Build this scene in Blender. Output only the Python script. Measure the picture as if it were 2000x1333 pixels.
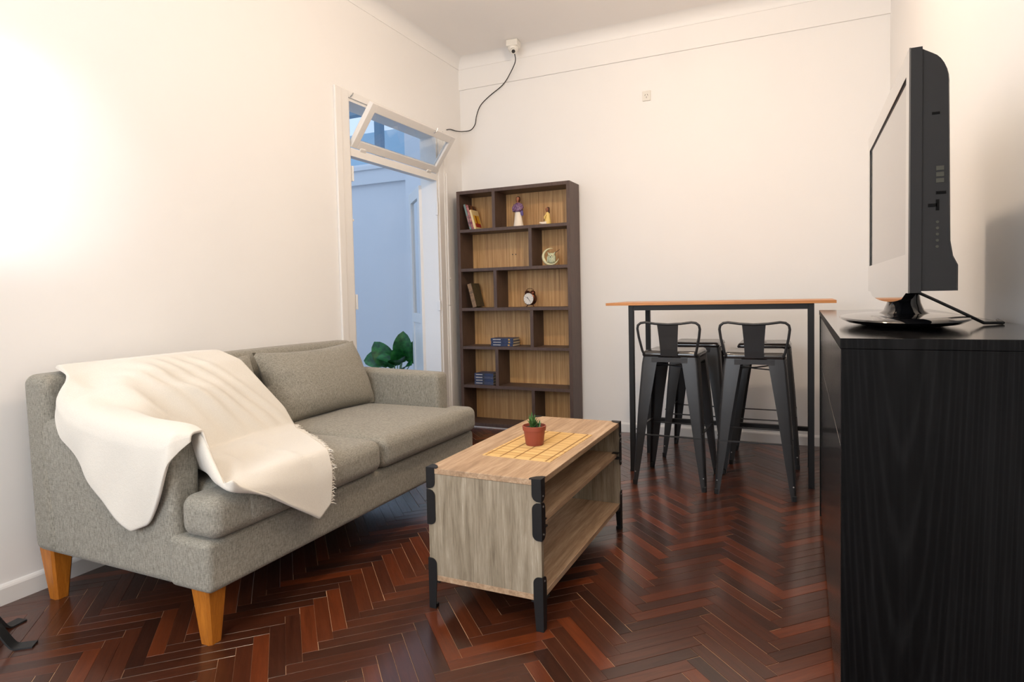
import bpy, math, random
from mathutils import Vector, Matrix
R = math.radians
random.seed(7)
scene = bpy.context.scene
for o in list(bpy.data.objects):
    bpy.data.objects.remove(o)
col = scene.collection

# ------------------------------------------------------------------ camera
FPX, YAW, PIT, ROLL, PPY = 1221.42, 0.435316, -0.043456, -0.021961, 627.87
CAM = Vector((2.67205, -4.78031, 1.10))
_F = Vector((-math.sin(YAW) * math.cos(PIT), math.cos(YAW) * math.cos(PIT), math.sin(PIT)))
_R = Vector((math.cos(YAW), math.sin(YAW), 0))
_U = _R.cross(_F)
CR = math.cos(ROLL) * _R + math.sin(ROLL) * _U
CU = -math.sin(ROLL) * _R + math.cos(ROLL) * _U
cd = bpy.data.cameras.new('camera')
cam = bpy.data.objects.new('camera', cd)
col.objects.link(cam)
m = Matrix((CR, CU, -_F)).transposed().to_4x4()
m.translation = CAM
cam.matrix_world = m
cd.sensor_fit = 'HORIZONTAL'
cd.sensor_width = 36
cd.lens = FPX * 36 / 2000
cd.shift_y = -(666.5 - PPY) / 2000
cd.clip_start = 0.02
scene.camera = cam

def px(P):
    d = Vector(P) - CAM
    w = d.dot(_F)
    return (1000 + FPX * d.dot(CR) / w, PPY - FPX * d.dot(CU) / w, w)

# ------------------------------------------------------------------ light
scene.view_settings.view_transform = 'Standard'
scene.view_settings.look = 'None'
scene.view_settings.exposure = 0.0
scene.view_settings.gamma = 1.0
scene.view_settings.use_curve_mapping = False
world = bpy.data.worlds.new('world')
scene.world = world
world.use_nodes = True
bg = world.node_tree.nodes['Background']
bg.inputs[0].default_value = (0.58, 0.75, 1.0, 1)
bg.inputs[1].default_value = 1.15

def light(name, kind, loc, energy, color, size=0.1, rot=None, size_y=None):
    l = bpy.data.lights.new(name, kind)
    l.energy = energy
    l.color = color
    if kind == 'AREA':
        l.size = size
        if size_y:
            l.shape = 'RECTANGLE'
            l.size_y = size_y
    else:
        l.shadow_soft_size = size
    o = bpy.data.objects.new(name, l)
    o.location = loc
    if rot:
        o.rotation_euler = rot
    col.objects.link(o)
    return o

LAMP = Vector((1.88, -2.00, 2.76))       # warm ceiling pendant, above the frame
FILL_LAMP = Vector((2.00, -4.60, 2.76))      # added fill pendant, unseen, evening out the back wall from the rear
FLAMP = Vector((0.36, -3.76, 1.70))      # cool lamp head turned to the left wall, left of the frame
light('pendant_light', 'POINT', LAMP - Vector((0, 0, 0.035)), 62, (1.0, 0.775, 0.565), 0.06)
light('fill_light_rear', 'POINT', FILL_LAMP - Vector((0, 0, 0.035)), 44, (1.0, 0.80, 0.60), 0.06)  # added warm fill from behind the camera
FAIM = (Vector((0, -3.62, 1.68)) - FLAMP).normalized()
fs_ = light('floor_lamp_light', 'SPOT', FLAMP + FAIM * 0.05, 9, (0.74, 0.88, 1.0), 0.05, FAIM.to_track_quat('-Z', 'Y').to_euler())
fs_.data.spot_size = R(104)
fs_.data.spot_blend = 0.25
# daylight through the window of the rear wall (behind the camera)
light('window_daylight', 'AREA', (1.3, -5.86, 1.65), 54, (0.88, 0.94, 1.0), 1.7, (R(90), 0, 0), 1.4)

# ------------------------------------------------------------------ materials
def lin(r, g, b):
    f = lambda c: (c / 255 / 12.92) if c / 255 <= 0.04045 else ((c / 255 + 0.055) / 1.055) ** 2.4
    return (f(r), f(g), f(b), 1)

class NT:
    def __init__(s, name):
        s.mat = bpy.data.materials.new(name)
        s.mat.use_nodes = True
        s.t = s.mat.node_tree
        s.b = s.t.nodes['Principled BSDF']
    def n(s, typ, **kw):
        nd = s.t.nodes.new(typ)
        for k, v in kw.items():
            setattr(nd, k, v)
        return nd
    def l(s, a, b):
        s.t.links.new(a, b)
    def set(s, **kw):
        for k, v in kw.items():
            s.b.inputs[k.replace('_', ' ')].default_value = v
    def coords(s, scale=(1, 1, 1), out='Object', rot=(0, 0, 0)):
        tc = s.n('ShaderNodeTexCoord')
        mp = s.n('ShaderNodeMapping')
        mp.inputs['Scale'].default_value = scale
        mp.inputs['Rotation'].default_value = rot
        s.l(tc.outputs[out], mp.inputs[0])
        return mp.outputs[0]
    def noise(s, vec, scale, detail=4, rough=0.6, dist=0.0):
        nd = s.n('ShaderNodeTexNoise')
        nd.inputs['Scale'].default_value = scale
        nd.inputs['Detail'].default_value = detail
        nd.inputs['Roughness'].default_value = rough
        nd.inputs['Distortion'].default_value = dist
        s.l(vec, nd.inputs['Vector'])
        return nd.outputs['Fac']
    def ramp(s, fac, stops):
        nd = s.n('ShaderNodeValToRGB')
        el = nd.color_ramp.elements
        while len(el) < len(stops):
            el.new(0.5)
        for e, (p, c) in zip(el, stops):
            e.position = p
            e.color = c
        s.l(fac, nd.inputs[0])
        return nd.outputs[0]
    def mix(s, a, b, fac, mode='MIX'):
        nd = s.n('ShaderNodeMix', data_type='RGBA', blend_type=mode)
        for i, v in ((0, fac), (6, a), (7, b)):
            if hasattr(v, 'links'):
                s.l(v, nd.inputs[i])
            else:
                nd.inputs[i].default_value = v
        return nd.outputs[2]
    def math(s, op, a, b=0.0):
        nd = s.n('ShaderNodeMath', operation=op)
        for i, v in ((0, a), (1, b)):
            if hasattr(v, 'links'):
                s.l(v, nd.inputs[i])
            else:
                nd.inputs[i].default_value = v
        return nd.outputs[0]
    def bump(s, h, strength=0.3, dist=0.002):
        nd = s.n('ShaderNodeBump')
        nd.inputs['Strength'].default_value = strength
        nd.inputs['Distance'].default_value = dist
        s.l(h, nd.inputs['Height'])
        s.l(nd.outputs[0], s.b.inputs['Normal'])
    def color(s, c):
        s.l(c, s.b.inputs['Base Color'])

def plain(name, c, rough=0.5, metal=0.0, **kw):
    t = NT(name)
    t.set(Base_Color=c, Roughness=rough, Metallic=metal, **kw)
    return t.mat

def paint(name, c, rough=0.6, bump=0.08):
    t = NT(name)
    v = t.coords()
    n1 = t.noise(v, 2.2, 3)
    c2 = tuple(x * 0.965 for x in c[:3]) + (1,)
    t.color(t.mix(c, c2, n1))
    t.set(Roughness=rough)
    t.bump(t.noise(v, 160, 3), bump, 0.001)
    return t.mat

def wood(name, stops, scale=(1, 1, 1), nscale=6, rough=0.45, dist=1.0, bump=0.12, fine=1.0, coat=0.0, rough_var=0.0):
    """grain runs along the axis whose scale is small"""
    t = NT(name)
    v = t.coords(scale)
    a = t.noise(v, nscale, 6, 0.62, dist)
    b = t.noise(v, nscale * 5, 4, 0.7)
    f = t.math('ADD', t.math('MULTIPLY', a, 1 - 0.35 * fine), t.math('MULTIPLY', b, 0.35 * fine))
    t.color(t.ramp(f, stops))
    t.set(Roughness=rough, Coat_Weight=coat, Coat_Roughness=0.15)
    t.bump(f, bump, 0.001)
    return t.mat

m_wall = paint('wall_paint', (0.90, 0.89, 0.875, 1))
m_ceil = paint('ceiling_paint', (0.93, 0.905, 0.88, 1), 0.7)
m_trim = paint('trim_enamel', (0.85, 0.835, 0.81, 1), 0.35, 0.03)
m_yard = paint('courtyard_paint', (0.80, 0.81, 0.84, 1), 0.7)
m_skyback = paint('sky_backdrop_paint', (0.42, 0.58, 0.70, 1), 0.7)  # sky colour put into the added wall behind the yard
m_yardgrey = paint('courtyard_dark_paint', (0.22, 0.32, 0.42, 1), 0.6)
m_concrete = paint('courtyard_concrete', (0.35, 0.36, 0.38, 1), 0.8)

# herringbone parquet
t = NT('parquet_wood')
uv = t.n('ShaderNodeUVMap')
oi = t.n('ShaderNodeObjectInfo')
ge = t.n('ShaderNodeNewGeometry')
rnd = t.math('FRACT', t.math('ADD', oi.outputs['Random'], ge.outputs['Random Per Island']))
cmb = t.n('ShaderNodeCombineXYZ')
t.l(t.math('MULTIPLY', rnd, 37.0), cmb.inputs[0])
t.l(t.math('MULTIPLY', rnd, 91.0), cmb.inputs[1])
va = t.n('ShaderNodeVectorMath', operation='ADD')
t.l(uv.outputs[0], va.inputs[0])
t.l(cmb.outputs[0], va.inputs[1])
mp = t.n('ShaderNodeMapping')
mp.inputs['Scale'].default_value = (5, 60, 1)
t.l(va.outputs[0], mp.inputs[0])
g1 = t.noise(mp.outputs[0], 1.0, 6, 0.65, 0.6)
wc = t.n('ShaderNodeTexCoord')
blot = t.noise(wc.outputs['Object'], 9.0, 4, 0.6)
tone = t.ramp(rnd, [(0.0, lin(48, 25, 17)), (0.25, lin(76, 38, 22)), (0.5, lin(62, 32, 21)), (0.8, lin(88, 43, 23)), (1.0, lin(110, 52, 25))])
grain = t.ramp(g1, [(0.3, (0.62, 0.60, 0.58, 1)), (0.65, (1.10, 1.08, 1.05, 1))])
cmix = t.mix(tone, grain, 0.85, 'MULTIPLY')
t.color(cmix)
rg = t.ramp(t.noise(mp.outputs[0], 2.0, 5, 0.7), [(0.3, (0.30,) * 3 + (1,)), (0.8, (0.50,) * 3 + (1,))])
t.l(rg, t.b.inputs['Roughness'])
t.set(Coat_Weight=0.8, Coat_Roughness=0.18, Specular_IOR_Level=0.15)
t.bump(t.math('ADD', g1, t.math('MULTIPLY', blot, 0.6)), 0.04, 0.0015)
m_floor = t.mat
m_joint = plain('parquet_joint_filler', lin(196, 160, 126), 0.9)

# upholstery
def fabric(name, dark, light_, vs=(1, 1, 1), s=1.0):
    t = NT(name)
    v = t.coords((420, 420, 60))
    v2 = t.coords((90, 90, 420))
    a = t.noise(v, 1.0, 3, 0.6)
    b = t.noise(v2, 1.0, 2, 0.6)
    f = t.math('ADD', t.math('MULTIPLY', a, 0.65), t.math('MULTIPLY', b, 0.35))
    t.color(t.ramp(f, [(0.36, dark), (0.62, light_)]))
    t.set(Roughness=0.9, Sheen_Weight=0.15, Specular_IOR_Level=0.2)
    t.bump(f, 0.35, 0.002)
    return t.mat
m_fabric = fabric('sofa_fabric', (0.16, 0.152, 0.126, 1), (0.37, 0.350, 0.298, 1))
t = NT('blanket_fleece')
v = t.coords()
n1 = t.noise(v, 260, 3, 0.7)
t.color(t.mix((0.64, 0.60, 0.53, 1), (0.77, 0.735, 0.665, 1), n1))
t.set(Roughness=0.95, Sheen_Weight=0.4, Sheen_Roughness=0.5, Specular_IOR_Level=0.1)
t.bump(t.math('ADD', n1, t.math('MULTIPLY', t.noise(v, 30, 3), 0.8)), 0.30, 0.003)
m_blanket = t.mat

m_legwood = wood('sofa_leg_pine', [(0.3, lin(150, 82, 18)), (0.7, lin(205, 128, 42))], (9, 9, 1), 5, 0.4)
m_oak = wood('coffee_table_oak_long', [(0.28, lin(132, 106, 80)), (0.5, lin(180, 150, 120)), (0.75, lin(220, 197, 168))], (26, 1.6, 26), 1.6, 0.5, 0.6)
m_oakv = wood('coffee_table_oak_cool_lit', [(0.30, lin(100, 88, 72)), (0.46, lin(142, 130, 110)), (0.60, lin(170, 158, 138)), (0.74, lin(216, 210, 196))], (22, 22, 1.5), 1.7, 0.55, 0.5)  # upright grain; greyed to paint in the cool light on the ends
m_dark = wood('bookcase_wenge', [(0.3, lin(66, 50, 44)), (0.7, lin(97, 76, 66))], (14, 14, 2), 4, 0.5)
m_zebra = wood('bookcase_zebrano_back', [(0.30, lin(120, 82, 46)), (0.45, lin(184, 138, 86)), (0.60, lin(212, 170, 116)), (0.8, lin(226, 190, 138))], (46, 1, 0.8), 1.7, 0.5, 0.35)
m_bartop = wood('bar_table_top_wood', [(0.3, lin(172, 106, 48)), (0.7, lin(214, 150, 84))], (1.5, 22, 22), 1.5, 0.4)
m_black = plain('black_powder_metal', (0.010, 0.010, 0.011, 1), 0.5, 0.0, Specular_IOR_Level=0.35)
m_stool = plain('black_stool_metal', (0.024, 0.024, 0.026, 1), 0.38, 0.1)
m_seat = plain('black_stool_seat_gloss', (0.022, 0.020, 0.020, 1), 0.16, 0.0, IOR=1.7)
m_iron = plain('black_wrought_iron', (0.03, 0.032, 0.034, 1), 0.5, 0.3)
m_chrome = plain('steel_screw', (0.6, 0.6, 0.6, 1), 0.3, 1.0)

# black ash cabinet with cathedral grain
t = NT('black_ash_cabinet')
tc = t.n('ShaderNodeTexCoord')
v = t.coords((60, 60, 2.2))
a = t.noise(v, 1.0, 5, 0.65, 0.3)
mpw = t.n('ShaderNodeMapping')
mpw.inputs['Location'].default_value = (1.50, 0, -1.9)
mpw.inputs['Scale'].default_value = (14.0, 1.0, 0.50)
t.l(tc.outputs['Object'], mpw.inputs[0])
wv = t.n('ShaderNodeTexWave', wave_type='RINGS', rings_direction='Y')
wv.inputs['Scale'].default_value = 3.2
wv.inputs['Distortion'].default_value = 1.6
wv.inputs['Detail'].default_value = 2
wv.inputs['Detail Scale'].default_value = 1.2
t.l(mpw.outputs[0], wv.inputs[0])
f = t.math('ADD', t.math('MULTIPLY', a, 0.55), t.math('MULTIPLY', t.math('POWER', wv.outputs['Fac'], 4.0), 0.13))
t.color(t.ramp(f, [(0.25, (0.0015, 0.0015, 0.0018, 1)), (0.75, (0.015, 0.015, 0.016, 1))]))
t.set(Roughness=0.5, Specular_IOR_Level=0.12)
t.bump(f, 0.2, 0.001)
m_ash = t.mat
t = NT('black_ash_cabinet_top')
v = t.coords((60, 2.2, 60))
a = t.noise(v, 1.0, 5, 0.65, 0.3)
t.color(t.ramp(a, [(0.3, (0.006, 0.006, 0.007, 1)), (0.75, (0.026, 0.025, 0.025, 1))]))
t.set(Roughness=0.10, IOR=1.6)
m_ashtop = t.mat
m_gloss = plain('cabinet_front_lacquer', (0.010, 0.009, 0.009, 1), 0.16, 0, IOR=1.55)
m_tvblack = plain('tv_matte_shell', (0.011, 0.011, 0.012, 1), 0.5, 0, Specular_IOR_Level=0.3)
m_port = plain('tv_port_black', (0.002, 0.002, 0.002, 1), 0.7, 0, Specular_IOR_Level=0.1)
m_piano = plain('tv_piano_black', (0.006, 0.006, 0.007, 1), 0.06, 0, IOR=1.75)
m_tvgloss = plain('tv_gloss_bezel', (0.006, 0.006, 0.007, 1), 0.05, 0, IOR=1.9, Coat_Weight=1.0)
m_screen = plain('tv_screen_panel', (0.010, 0.010, 0.011, 1), 0.10, 0, IOR=1.9, Coat_Weight=0.6)
m_label = plain('tv_sticker', (0.35, 0.34, 0.28, 1), 0.5)
m_lead = plain('black_cable', (0.012, 0.012, 0.012, 1), 0.5)
m_white = plain('white_plastic', (0.78, 0.76, 0.70, 1), 0.35)
m_hole = plain('dark_socket_hole', (0.03, 0.03, 0.03, 1), 0.6)
t = NT('window_glass')
t.set(Base_Color=(0.93, 0.97, 1.0, 1), Roughness=0.0, IOR=1.45, Transmission_Weight=1.0)
m_glass = t.mat
m_pot = plain('terracotta_plastic', lin(150, 74, 56), 0.45)
m_soil = plain('potting_soil', lin(48, 38, 30), 0.9)
t = NT('succulent_green')
v = t.coords()
t.color(t.ramp(t.noise(v, 90, 3), [(0.35, lin(34, 66, 26)), (0.7, lin(84, 128, 62))]))
t.set(Roughness=0.45)
m_succ = t.mat
t = NT('patio_leaf')
v = t.coords()
t.color(t.ramp(t.noise(v, 22, 4), [(0.35, lin(14, 66, 30)), (0.7, lin(44, 120, 52))]))
t.set(Roughness=0.35)
m_leaf = t.mat
m_stem = plain('patio_plant_stem', lin(120, 150, 110), 0.5)
t = NT('bamboo_slat')
oi = t.n('ShaderNodeNewGeometry')
v = t.coords((8, 300, 300))
f = t.math('ADD', t.math('MULTIPLY', oi.outputs['Random Per Island'], 0.6), t.math('MULTIPLY', t.noise(v, 1, 3), 0.4))
t.color(t.ramp(f, [(0.15, lin(196, 150, 84)), (0.8, lin(236, 200, 132))]))
t.set(Roughness=0.45)
m_bamboo = t.mat
m_stitch = plain('placemat_thread', lin(140, 98, 52), 0.8)

# ------------------------------------------------------------------ mesh helpers
class MB:
    def __init__(s):
        s.v, s.f, s.uv = [], [], None
    def add(s, vs, fs):
        n = len(s.v)
        s.v += [tuple(v) for v in vs]
        s.f += [tuple(i + n for i in f) for f in fs]
        return s
    def xf(s, M_, start=0):
        s.v[start:] = [tuple(M_ @ Vector(v)) for v in s.v[start:]]
        return s
    def box(s, x0, x1, y0, y1, z0, z1, r=0.0):
        if r:
            return s.rbox(((x0 + x1) / 2, (y0 + y1) / 2, (z0 + z1) / 2), (x1 - x0, y1 - y0, z1 - z0), r, 1, 1)
        vs = [(x, y, z) for x in (x0, x1) for y in (y0, y1) for z in (z0, z1)]
        return s.add(vs, [(0, 1, 3, 2), (4, 6, 7, 5), (0, 4, 5, 1), (2, 3, 7, 6), (0, 2, 6, 4), (1, 5, 7, 3)])
    def rbox(s, c, size, r, nin=1, nr=2, fn=None):
        h = [d / 2 for d in size]
        r = min(r, min(h) * 0.999)
        def ax(hh):
            a = [-hh + r * i / nr for i in range(nr)]
            a += [(-hh + r) + (2 * hh - 2 * r) * i / nin for i in range(nin + 1)]
            return a + [hh - r + r * (i + 1) / nr for i in range(nr)]
        A = [ax(x) for x in h]
        n = [len(a) - 1 for a in A]
        idx, vs, fs = {}, [], []
        def vid(i, j, k):
            key = (i, j, k)
            if key not in idx:
                p = Vector((A[0][i], A[1][j], A[2][k]))
                q = Vector([max(-(h[t_] - r), min(h[t_] - r, p[t_])) for t_ in range(3)])
                d = p - q
                if d.length > 1e-9:
                    p = q + d.normalized() * r
                if fn:
                    p = Vector(fn(p, h))
                idx[key] = len(vs)
                vs.append((p[0] + c[0], p[1] + c[1], p[2] + c[2]))
            return idx[key]
        for a in range(3):
            b, d = (a + 1) % 3, (a + 2) % 3
            for side in (0, n[a]):
                for i in range(n[b]):
                    for j in range(n[d]):
                        q = []
                        for (u, w) in ((i, j), (i + 1, j), (i + 1, j + 1), (i, j + 1)):
                            k = [0, 0, 0]
                            k[a], k[b], k[d] = side, u, w
                            q.append(vid(*k))
                        fs.append(tuple(q) if side else tuple(q[::-1]))
        return s.add(vs, fs)
    def rings(s, rings, cap=True, closed=False):
        n = len(rings[0])
        vs = [p for r_ in rings for p in r_]
        fs = []
        m_ = len(rings)
        for i in range(m_ if closed else m_ - 1):
            a, b = i * n, ((i + 1) % m_) * n
            for j in range(n):
                k = (j + 1) % n
                fs.append((a + j, a + k, b + k, b + j))
        if cap and not closed:
            fs.append(tuple(range(n))[::-1])
            fs.append(tuple(range((m_ - 1) * n, m_ * n)))
        return s.add(vs, fs)
    def tube(s, path, r, n=8, flat=None):
        P = [Vector(p) for p in path]
        rings, up = [], None
        for i, p in enumerate(P):
            d = (P[min(i + 1, len(P) - 1)] - P[max(i - 1, 0)]).normalized()
            if up is None:
                up = Vector((0, 0, 1)) if abs(d.z) < 0.9 else Vector((1, 0, 0))
            sd = d.cross(up).normalized()
            up = sd.cross(d).normalized()
            rr = r[i] if isinstance(r, (list, tuple)) else r
            w = flat if flat else 1
            rings.append([p + sd * math.cos(2 * math.pi * k / n) * rr * w + up * math.sin(2 * math.pi * k / n) * rr for k in range(n)])
        return s.rings(rings)
    def strip(s, path, width, th, side):
        """flat bar of rectangular section swept along path; side = width direction"""
        P = [Vector(p) for p in path]
        sd = Vector(side).normalized()
        rings = []
        for i, p in enumerate(P):
            d = (P[min(i + 1, len(P) - 1)] - P[max(i - 1, 0)]).normalized()
            up = sd.cross(d).normalized()
            rings.append([p + sd * width / 2 + up * th / 2, p - sd * width / 2 + up * th / 2, p - sd * width / 2 - up * th / 2, p + sd * width / 2 - up * th / 2])
        return s.rings(rings)
    def lathe(s, prof, c=(0, 0, 0), n=24, sx=1, sy=1, ax='Z'):
        rings = []
        for r_, z in prof:
            ring = []
            for k in range(n):
                a = 2 * math.pi * k / n
                x, y = math.cos(a) * r_ * sx, math.sin(a) * r_ * sy
                q = (x, y, z) if ax == 'Z' else ((x, -z, y) if ax == 'Y' else (z, x, y))
                ring.append((q[0] + c[0], q[1] + c[1], q[2] + c[2]))
            rings.append(ring)
        return s.rings(rings)
    def prism(s, poly, axis, a, b):
        """poly 2D extruded along axis from a to b; axes order: X->(y,z) Y->(x,z) Z->(x,y)"""
        def P(u, v_, w):
            return {'X': (w, u, v_), 'Y': (u, w, v_), 'Z': (u, v_, w)}[axis]
        return s.rings([[P(u, v_, a) for u, v_ in poly], [P(u, v_, b) for u, v_ in poly]])
    def build(s, name, mat, parent=None, smooth=False, loc=(0, 0, 0), rot=(0, 0, 0), fix=True):
        me = bpy.data.meshes.new(name)
        me.from_pydata(s.v, [], s.f)
        if fix:
            import bmesh
            bm = bmesh.new()
            bm.from_mesh(me)
            bmesh.ops.recalc_face_normals(bm, faces=bm.faces)
            bm.to_mesh(me)
            bm.free()
        if mat:
            me.materials.append(mat)
        if smooth:
            me.polygons.foreach_set('use_smooth', [True] * len(me.polygons))
            try:
                me.set_sharp_from_angle(angle=R(smooth if smooth is not True else 50))
            except Exception:
                pass
        o = bpy.data.objects.new(name, me)
        col.objects.link(o)
        o.location = loc
        o.rotation_euler = rot
        if parent:
            o.parent = parent
        return o

def tag(o, label=None, cat=None, group=None, kind=None):
    if label: o['label'] = label
    if cat: o['category'] = cat
    if group: o['group'] = group
    if kind: o['kind'] = kind
    return o

def thing(name, label, cat, loc=(0, 0, 0), rotz=0, group=None):
    o = bpy.data.objects.new(name, None)
    o.empty_display_size = 0.05
    col.objects.link(o)
    o.location = loc
    o.rotation_euler = (0, 0, rotz)
    return tag(o, label, cat, group)

def struct(name, mb, mat, parent=None, smooth=False):
    o = mb.build(name, mat, parent, smooth)
    if not parent:
        o['kind'] = 'structure'
    return o

def copy_tree(o, parent=None):
    c = o.copy()
    col.objects.link(c)
    c.parent = parent
    for ch in [x for x in bpy.data.objects if x.parent == o]:
        copy_tree(ch, c)
    return c

def rel(P, base):
    return (P[0] - base[0], P[1] - base[1], P[2] - base[2])

def interp(x, pts):
    if x <= pts[0][0]: return pts[0][1]
    for (a, va_), (b, vb) in zip(pts, pts[1:]):
        if x <= b:
            return va_ + (vb - va_) * (x - a) / (b - a)
    return pts[-1][1]

def sm(x):
    x = max(0, min(1, x))
    return x * x * (3 - 2 * x)

# ------------------------------------------------------------------ room shell
XR, YR, HC, HW = 3.19, -5.95, 3.11, 3.03     # right wall, rear wall, ceiling, cove start
DY0, DY1, DZB, DZT = -1.493, -0.40, 2.025, 2.397   # door opening, transom bar bottom, opening top
floor = struct('floor', MB().box(-0.15, XR + 0.15, YR - 0.15, 0.15, -0.10, -0.0014), m_joint)
struct('ceiling', MB().box(-0.15, XR + 0.15, YR - 0.15, 0.15, HC, HC + 0.12), m_ceil)
struct('wall_back', MB().box(-0.15, XR + 0.15, 0, 0.15, -0.1, HC), m_wall)
struct('wall_right', MB().box(XR, XR + 0.15, YR, 0, -0.1, HC), m_wall)
w = MB()
w.box(-0.15, 0, YR, DY0, -0.1, HC)
w.box(-0.15, 0, DY1, 0.0, -0.1, HC)
w.box(-0.15, 0, DY0, DY1, DZT, HC)
struct('wall_left', w, m_wall)
w = MB()
w.box(-0.15, 0.4, YR - 0.15, YR, -0.1, HC)
w.box(2.2, XR + 0.15, YR - 0.15, YR, -0.1, HC)
w.box(0.4, 2.2, YR - 0.15, YR, -0.1, 0.9)
w.box(0.4, 2.2, YR - 0.15, YR, 2.4, HC)
struct('wall_rear', w, m_wall)
wf = MB()
for a in ((0.4, 0.45, 0.9, 2.4), (2.15, 2.2, 0.9, 2.4), (0.45, 2.15, 0.9, 0.95), (0.45, 2.15, 2.35, 2.4), (1.28, 1.32, 0.95, 2.35)):
    wf.box(a[0], a[1], YR - 0.10, YR - 0.05, a[2], a[3])
win = struct('window_2', wf, m_trim)
MB().box(0.45, 2.15, YR - 0.078, YR - 0.074, 0.95, 2.35).build('window_pane', m_glass, win)

# cove along back, left and right walls
def cove_poly(sign=1):
    r_ = HC - HW
    pts = [(0.0, HC), (0.0, HW)]
    for i in range(9):
        a = math.pi / 2 * i / 8
        pts.append((r_ - r_ * math.cos(a), HW + r_ * math.sin(a)))
    return pts
P = cove_poly()
struct('trim_1', MB().prism([(-u - 0.012, z) for u, z in P] , 'X', 0, XR), m_wall, None, 60)
struct('trim_2', MB().prism([(u, z) for u, z in P], 'Y', YR, 0), m_wall, None, 60)
struct('trim_3', MB().prism([(XR - u, z) for u, z in P], 'Y', YR, 0), m_wall, None, 60)
# thin lip under the cove and proud band on the back wall
struct('trim_4', MB().box(0, XR, -0.014, 0, 2.855, HW + 0.002), m_wall)
struct('trim_5', MB().box(0, XR, -0.0185, -0.012, HW - 0.004, HW + 0.004), m_wall)
struct('trim_6', MB().box(0, 0.005, YR, 0, HW - 0.004, HW + 0.004), m_wall)
struct('trim_7', MB().box(XR - 0.005, XR, YR, 0, HW - 0.004, HW + 0.004), m_wall)

def bb(name, poly_axis, pts, a, b):
    struct(name, MB().prism(pts, poly_axis, a, b), m_trim)
prof = [(0, 0), (0.014, 0), (0.014, 0.060), (0.011, 0.067), (0.006, 0.073), (0, 0.075)]
bb('baseboard_left', 'Y', prof, YR, DY0 - 0.134)
bb('baseboard_back', 'X', [(-u, z) for u, z in prof], 0, XR)
bb('baseboard_right', 'Y', [(XR - u, z) for u, z in prof], YR, -0.014)

# herringbone parquet: planks at 45 degrees, columns along Y
PL, PW = 0.309, 0.0485
OX, OY = 2.171, -2.764
s2 = math.sqrt(0.5)
e1, e2 = Vector((s2, s2, 0)), Vector((-s2, s2, 0))
boxes = [((0.08, -3.48, 0.0), (1.03, -1.77, 0.5)), ((2.745, -3.3, 0.0), (3.19, -1.46, 0.99))]
planks = []
for k in range(-7, 5):
    for i in range(-48, 44):
        for kind in (0, 1):
            a0, b0 = k * PL + i * PW, -k * PL + i * PW
            if kind == 0:
                ca, cb, ang = a0 + PL / 2, b0 + PW / 2, R(45)
            else:
                ca, cb, ang = a0 + PW / 2, b0 + PW + PL / 2, R(135)
            c = Vector((OX, OY, 0)) + e1 * ca + e2 * cb
            if -0.12 < c.x < XR + 0.12 and YR - 0.1 < c.y < 0.12:
                planks.append((c, ang))
def area_px(c):
    q = px(c)
    if q[2] < 0.3 or not (-60 < q[0] < 2060 and -20 < q[1] < 1400):
        return 0
    for lo, hi in boxes:
        d = c - CAM
        t0, t1 = 0.0, 0.999
        for ax_ in range(3):
            if abs(d[ax_]) < 1e-9:
                continue
            ta, tb = (lo[ax_] - CAM[ax_]) / d[ax_], (hi[ax_] - CAM[ax_]) / d[ax_]
            t0, t1 = max(t0, min(ta, tb)), min(t1, max(ta, tb))
        if t0 < t1:
            return 0
    return 1 / q[2]
planks.sort(key=lambda q: -area_px(q[0]))
def plank_mesh(name, l, w_, z1):
    me = bpy.data.meshes.new(name)
    x, y = l / 2, w_ / 2
    cz = 0.0007
    vs = [(-x, -y, -0.008), (x, -y, -0.008), (x, y, -0.008), (-x, y, -0.008)]
    vs += [(-x, -y, z1 - cz), (x, -y, z1 - cz), (x, y, z1 - cz), (-x, y, z1 - cz)]
    e = 0.0007
    vs += [(-x + e, -y + e, z1), (x - e, -y + e, z1), (x - e, y - e, z1), (-x + e, y - e, z1)]
    fs = [(8, 9, 10, 11)]
    for q in range(4):
        n = (q + 1) % 4
        fs += [(q, n, n + 4, q + 4), (q + 4, n + 4, n + 8, q + 8)]
    return vs, fs
variants = []
for q in range(10):
    vs, fs = plank_mesh('plank', PL - random.choice((0.0003, 0.0010, 0.0022)), PW - random.choice((0.0001, 0.0008, 0.0020)), random.uniform(-0.0005, 0.0003))
    me = bpy.data.meshes.new('plank')
    me.from_pydata(vs, [], fs)
    ul = me.uv_layers.new(name='UVMap')
    for lp in me.loops:
        ul.data[lp.index].uv = me.vertices[lp.vertex_index].co[:2]
    me.materials.append(m_floor)
    variants.append((me, vs, fs))
for c, ang in planks[:300]:
    o = bpy.data.objects.new('plank', random.choice(variants)[0])
    col.objects.link(o)
    o.parent = floor
    o.location = c
    o.rotation_euler = (0, 0, ang + random.choice((0, math.pi)))
mb = MB()
uvs = []
for c, ang in planks[300:]:
    me, vs, fs = random.choice(variants)
    M_ = Matrix.Translation(c) @ Matrix.Rotation(ang, 4, 'Z')
    mb.add([M_ @ Vector(v) for v in vs], fs)
    for f in fs:
        uvs += [vs[i][:2] for i in f]
o = mb.build('plank_field', m_floor, floor, fix=False)
ul = o.data.uv_layers.new(name='UVMap')
for i, q in enumerate(uvs):
    ul.data[i].uv = q
o['kind'] = 'stuff'

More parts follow.
